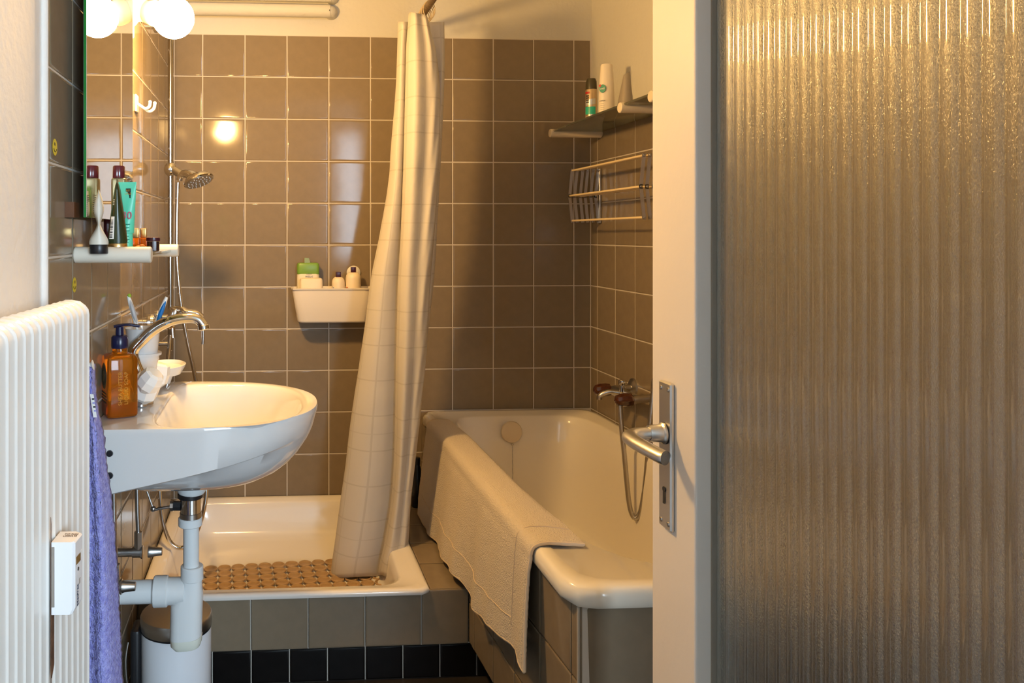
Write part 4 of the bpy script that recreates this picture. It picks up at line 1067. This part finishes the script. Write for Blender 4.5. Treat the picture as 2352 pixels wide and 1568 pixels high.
def f3(o, p, r, zt, badge=None):
    cap = .0185; zs_ = zt-cap
    G().lathe([(r*.9, 0), (r, .003), (r, zs_-p.z-.020), (r*.93, zs_-p.z-.010), (r*.68, zs_-p.z-.002), (r*.5, zs_-p.z)], p, (0, 0, 1), 28).build('bottle_body', cream, o)
    G().rbox((p.x-.0088, p.y-.0088, zs_), (p.x+.0088, p.y+.0088, zt), .001).build('cap', dkmaroon, o)
o = cbot(762, 792, 624, 2.80, 'lotion_bottle', 'small cream bottle with square dark cap, left one of the pair in the basket', f3)
o2 = cbot(794, 829, 613, 2.80, 'lotion_bottle', 'taller cream bottle with square dark cap in front of the suction cup', f3)
G().lathe([(.005, 0), (.0045, .0004)], at(767, 662, Y=2.7845), (0, -1, 0), 3).build('blue_print', blue_g, o)
G().lathe([(.004, 0), (.0035, .0004)], at(797, 661, Y=2.782), (0, -1, 0), 6).build('orange_print', skin_or, o2)

# ------------------------------------------------------------------ glass shelf on the right wall
RZ = 1.534
s = thing('wall_shelf', (1.06, 2.45, RZ-.02), 'long smoked glass shelf on cream round brackets high on the right wall', 'shelf')
brm = mat('bracket_cream', (.74, .64, .48), .4)
for yy in (2.775, 2.205, 2.02):
    G().cyl((.975, yy, RZ), (XR, yy, RZ), .0150, 28, ch=.002).build('bracket', brm, s)
G().rbox((.984, 1.98, RZ+.005), (XR-.002, 2.80, RZ+.012), .0015).build('glass_plate', glass_dark2, s)
RT = RZ+.0125
def rsh(u, X): p = at(u, 240, X=X); p.z = RT; return p
p = rsh(1358, 1.075); zt_ = at(1358, 180, Y=p.y).z - RT
o = thing('deodorant_can', p, 'bronze deodorant spray can with a teal band on the right wall shelf', 'can')
G().lathe([(.0185, 0), (.0195, .002), (.0195, zt_*.74), (.0175, zt_*.76)], p, (0, 0, 1), 32).build('can_body', canm, o)
G().lathe([(.0178, zt_*.76), (.0182, zt_*.78), (.0172, zt_*.93), (.0135, zt_*.99), (.004, zt_)], p, (0, 0, 1), 32).build('cap', dkolive, o)
def band(o, p, r, z0, z1, a0, a1, m, nm, off=.0004, n=14, slant=0):
    rows = [[p + Vector(((r+off)*math.cos(a0+(a1-a0)*k/n), (r+off)*math.sin(a0+(a1-a0)*k/n), z + slant*k/n)) for k in range(n+1)] for z in (z0, z1)]
    return G().loft(rows, closed=False).build(nm, m, o, recalc=False)
band(o, p, .0195, zt_*.22, zt_*.38, PI*1.0, PI*1.62, teal, 'teal_band')
band(o, p, .0195, zt_*.40, zt_*.52, PI*1.0, PI*1.62, mat('silver_print', (.55, .58, .60), .3, metal=.5), 'silver_band', slant=.006)
band(o, p, .0195, zt_*.08, zt_*.18, PI*1.0, PI*1.62, mat('pale_print', (.6, .45, .35), .4), 'pale_band')
band(o, p, .0195, zt_*.66, zt_*.70, PI*1.0, PI*1.30, redp, 'red_mark')
for k in range(4): band(o, p, .0195, zt_*(.60-k*.045), zt_*(.625-k*.045), PI*1.08, PI*1.26, ink, 'printed_mark')
p = rsh(1393, 1.075); zt_ = at(1393, 148, Y=p.y).z - RT
o = thing('lotion_bottle', p, 'tall white lotion bottle with a green oval logo on the right wall shelf', 'bottle')
lotm = mat('lotion_white', (.80, .72, .60), .35)
g = G(); rings = []
for q, a in ((0, .024), (.01, .026), (.2, .0255), (.45, .0248), (.7, .0225), (.9, .0198), (.975, .0190), (1, .0165)):
    rings.append([p + Vector((a*math.cos(2*PI*k/32), a*.78*math.sin(2*PI*k/32), zt_*q)) for k in range(32)])
g.loft(rings, caps=True).build('bottle_body', lotm, o)
fd = Vector((-.74, -.67, 0)).normalized(); rt = Vector((.67, -.74, 0)).normalized()
lc = p + Vector((-.0175, -.0125, zt_*.55))
ov_ = G().lathe([(.0105, .0), (.0105, .0026)], lc, fd, 28, sy=1.25).build('logo_oval', greenp, o)
G().lathe([(.0042, .0022), (.0042, .0034)], lc - rt*.008 + Vector((0, 0, .010)), fd, 20).build('logo_badge', redp, ov_)
text('well', .0095, inkw, o, face_mat(lc + fd*.0029, rt, (0, 0, 1)), .0003)
text('LOTION', .0052, inkblue, o, face_mat(p + Vector((-.0185, -.0135, zt_*.33)) + fd*.0018, rt, (0, 0, 1)), .0003)
for k in range(5): G().box((-.006, -.0004, 0), (.006+.001*(k % 2), .0004, .0003), face_mat(p + Vector((-.0190, -.0138, zt_*(.28-k*.035))) + fd*.0018, rt, (0, 0, 1))).build('printed_line', greym, o, smooth=False)
p = rsh(1437, 1.035); zt_ = at(1437, 168, Y=p.y).z - RT
o = thing('face_cream_tube', p, 'pearl grey conical cream tube standing on its dark cap at the front of the shelf', 'tube')
G().lathe([(.0205, 0), (.0215, .001), (.0215, .009), (.020, .0095)], p, (0, 0, 1), 28).build('cap', dkmaroon, o)
rings = []
for q in [k/12 for k in range(13)]:
    a = .0222 + (.0092-.0222)*q**.9; b = .0222*(1-q)**.7 + .0035
    rings.append([p + Vector((a*math.cos(2*PI*k/28) - .001 + .004*q, b*math.sin(2*PI*k/28), .0095 + (zt_-.0095)*q + (.006*math.cos(2*PI*k/28))*q**3)) for k in range(28)])
G().loft(rings, caps=True).build('tube_body', greym, o)
G().lathe([(.0226, .010), (.0227, .011), (.0218, .0195), (.0212, .020)], p, (0, 0, 1), 28, caps=False).build('collar', greym, o)
G().box((-.002, 0, 0), (.002, .0006, .022), Matrix.Translation(p + Vector((.018, -.006, .03))) @ Matrix.Rotation(-.17, 4, 'Y')).build('printed_label', inkw, o, smooth=False)

# ------------------------------------------------------------------ folding drying rack
s = thing('drying_rack', (1.10, 2.5, 1.22), 'folded accordion clothes drying rack with cream rods on the right wall', 'drying rack')
rzT, rzM, rzB = 1.402, 1.313, 1.225
for yy in (2.775, 2.225):
    G().rbox((XR-.010, yy-.006, rzB-.008), (XR-.001, yy+.006, rzT+.008), .002).build('wall_bar', alu, s)
    for i in range(6):
        x = 1.047 + i*.019; y_ = yy - .002 + .003*(i % 2)
        for z1_ in (rzT, rzB):
            a_ = Vector((x, y_, rzM)); b_ = Vector((x+.009, y_, z1_)); dd = (b_-a_).normalized(); pr_ = Vector((dd.z, 0, -dd.x))
            g = G(); w2 = .0052; e_ = dd*.006
            qd = [a_-e_-pr_*w2, a_-e_+pr_*w2, b_+e_+pr_*w2, b_+e_-pr_*w2]
            g.add(qd + [q_ + Vector((0, .0018, 0)) for q_ in qd], [(0,1,2,3),(7,6,5,4),(0,1,5,4),(1,2,6,5),(2,3,7,6),(3,0,4,7)])
            g.build('lattice_strip', steel, s, smooth=False)
        for xx, zz in ((x, rzM), (x+.009, rzT), (x+.009, rzB)):
            G().lathe([(.0042, 0), (.0035, .002), (.0005, .003)], (xx, yy-.0035, zz), (0, -1, 0), 10).build('rivet', chrome_d, s)
for x, z in ((1.056, rzT), (1.075, rzT+.001), (1.047, rzM), (1.066, rzM), (1.085, rzM-.001), (1.056, rzB)):
    G().cyl((x, 2.225, z), (x, 2.775, z), .0036, 10).build('rod', rackm, s)

# ------------------------------------------------------------------ bath mixer and its hose
mz = .676
s = thing('bath_mixer', (1.08, 2.44, mz-.03), 'chrome bath mixer with dark amber knobs on the right wall above the tub', 'tap')
G().cyl((1.095, 2.37, mz), (1.095, 2.51, mz), .017, 24, ch=.003).build('body', chrome_d, s)
for y in (2.36, 2.52):
    G().cyl((XR, y, mz+.006), (1.085, y, mz), .0115, 18).build('connector', chrome_d, s)
    G().lathe([(.030, 0), (.029, .006), (.020, .012), (.012, .014)], (XR, y, mz+.006), (-1, 0, 0), 28).build('wall_flange', chrome_d, s)
    g = G(); n = 32; rings = []
    for r_, h_ in ((.013, 0), (.0185, .004), (.020, .018), (.019, .036), (.015, .050), (.008, .055)):
        rings.append([Vector((1.086-h_, y + r_*(1+.05*math.cos(8*2*PI*k/n))*math.cos(2*PI*k/n), mz + r_*(1+.05*math.cos(8*2*PI*k/n))*math.sin(2*PI*k/n))) for k in range(n)])
    g.loft(rings, caps=True).build('knob', brownred, s)
G().tube([(1.09, 2.44, mz+.004), (1.06, 2.45, mz+.008), (1.040, 2.455, mz+.004), (1.026, 2.46, mz-.006), (1.024, 2.461, mz-.018)], lambda q: (.0105-.001*q, .008), 16, sub=4).build('spout', chrome_d, s)
G().cyl((1.085, 2.43, mz+.01), (1.085, 2.43, mz+.045), .010, 18, ch=.002).lathe([(.0115, 0), (.0125, .003), (.012, .014), (.010, .016)], (1.085, 2.43, mz+.032), (0, 0, 1), 20).build('diverter', chrome, s)
bh = [(1424,930,2.36),(1428,985,2.355),(1434,1045,2.35),(1440,1110,2.345),(1445,1155,2.34),(1452,1182,2.335),(1461,1190,2.33),(1471,1176,2.32),(1480,1130,2.31),(1486,1070,2.30),(1492,990,2.30),(1498,925,2.30),(1503,870,2.30)]
hose('bath_hose', [at(u, v, Y=y) for u, v, y in bh], .0080, 'metal bath shower hose hanging in a loop from the bath mixer')

# ------------------------------------------------------------------ the open glazed door
D0 = Vector((.581, 1.197, 0)); DD = Vector((-.015, -1, 0)).normalized()     # free edge, direction to the hinges
DN = Vector((-DD.y, DD.x, 0))                                            # out of the face on the wash basin side
if DN.x > 0: DN = -DN
def DP(a, o_, z): return D0 + DD*a + DN*o_ + Vector((0, 0, z))
def dbox(g, a0, a1, o0_, o1_, z0, z1):
    return g.add([DP(a0, o0_, z0), DP(a1, o0_, z0), DP(a1, o1_, z0), DP(a0, o1_, z0), DP(a0, o0_, z1), DP(a1, o0_, z1), DP(a1, o1_, z1), DP(a0, o1_, z1)], [(3,2,1,0),(4,5,6,7),(0,1,5,4),(1,2,6,5),(2,3,7,6),(3,0,4,7)])
dr = bpy.data.objects.new('door_1', None); COL.objects.link(dr); dr.location = DP(.37, 0, 0); ORG[dr] = dr.location.copy(); dr['kind'] = 'structure'
dr['label'] = 'white painted door with a tall fluted glass pane standing open on the right'
TH, DW, ST = .040, .745, .130
def bev(o):
    m = o.modifiers.new('b', 'BEVEL'); m.width = .003; m.segments = 2
dbox(G(), 0, ST, -TH, 0, .012, 2.06).build('lock_stile', door_m, dr, smooth=False, mod=bev)
dbox(G(), DW-ST+.02, DW, -TH, 0, .012, 2.06).build('hinge_stile', door_m, dr, smooth=False, mod=bev)
dbox(G(), ST, DW-ST+.02, -TH, 0, .012, .30).build('bottom_rail', door_m, dr, smooth=False, mod=bev)
dbox(G(), ST, DW-ST+.02, -TH, 0, 1.95, 2.06).build('top_rail', door_m, dr, smooth=False, mod=bev)
dbox(G(), ST, ST+.004, -.037, -.022, .30, 1.95).build('glazing_bead', mat('putty', (.25, .22, .18), .8), dr, smooth=False)
# fluted pane
fp, A_ = .0222, .0014
a0_, a1_ = ST+.001, DW-ST+.019
nseg = int((a1_-a0_)/fp*12); rows = []
for i in range(nseg+1):
    a = a0_ + (a1_-a0_)*i/nseg; ph = 2*PI*(a-a0_)/fp
    h = A_*(abs(math.sin(ph/2))**.8*2-1)
    rows.append([DP(a, -.0275+h, .30), DP(a, -.0275+h, 1.95), DP(a, -.0325, 1.95), DP(a, -.0325, .30)])
g = G().loft(rows, closed=True, caps=True)
g.build('glass_pane', fglass, dr, ang=70)
# plate and lever
pa0, pa1 = None, None
def DUV(u, v):      # on the door face
    d0 = at(u, v, Y=1.0) ; o_ = Vector((0, 0, CZ)); d_ = d0 - o_
    k = (D0 - o_).dot(DN)/d_.dot(DN); q = o_ + d_*k; return (q-D0).dot(DD), q.z
aL, zT = DUV(1523, 871); aR, zT2 = DUV(1551, 880); _, zB = DUV(1551, 1224); _, zB2 = DUV(1525, 1185)
hs_ = bpy.data.objects.new('door_handle', None); COL.objects.link(hs_); hs_.parent = dr; hs_.empty_display_size = .02; hs_['label'] = 'aluminium lever handle on a long plate with a keyhole'
PT = .007
g = G(); dbox(g, aL, aR, 0, PT, zB, zT).build('back_plate', alu, hs_, smooth=False, mod=lambda o: (setattr(o.modifiers.new('b', 'BEVEL'), 'width', .0022)))
am = (aL+aR)/2
_, zn = DUV(1540, 996); _, zk = DUV(1534, 1135)
for a in (aL+.008, aR-.007):
    for z in (zT-.010, zB+.010): G().lathe([(.0035, 0), (.0032, .0012), (.0005, .0018)], DP(a, PT, z), DN, 12).build('screw', chrome_d, hs_)
G().lathe([(.0042, 0), (.0042, .0012)], DP(am, PT, zk+.009), DN, 16).add([DP(am-.0022, PT+.0012, zk+.008), DP(am+.0022, PT+.0012, zk+.008), DP(am+.003, PT+.0012, zk-.012), DP(am-.003, PT+.0012, zk-.012)], [(0,1,2,3)]).build('keyhole', black, hs_, recalc=False)
G().lathe([(.0155, 0), (.0155, .004), (.0130, .006), (.0125, .020), (.0115, .024)], DP(am, PT, zn), DN, 28).build('lever_neck', alu, hs_)
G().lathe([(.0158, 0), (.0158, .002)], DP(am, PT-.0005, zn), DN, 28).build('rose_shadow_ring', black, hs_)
lv = [DP(am, PT+.020, zn), DP(am, PT+.040, zn-.001), DP(am+.010, PT+.056, zn-.002), DP(am+.035, PT+.060, zn-.003), DP(am+.070, PT+.058, zn-.004), DP(am+.105, PT+.054, zn-.005), DP(am+.112, PT+.052, zn-.005)]
G().tube(lv, lambda q: (.0115-.001*abs(q-.4) if q < .95 else .007, .0095 if q < .95 else .006), 20, sub=6).build('lever', alu, hs_)
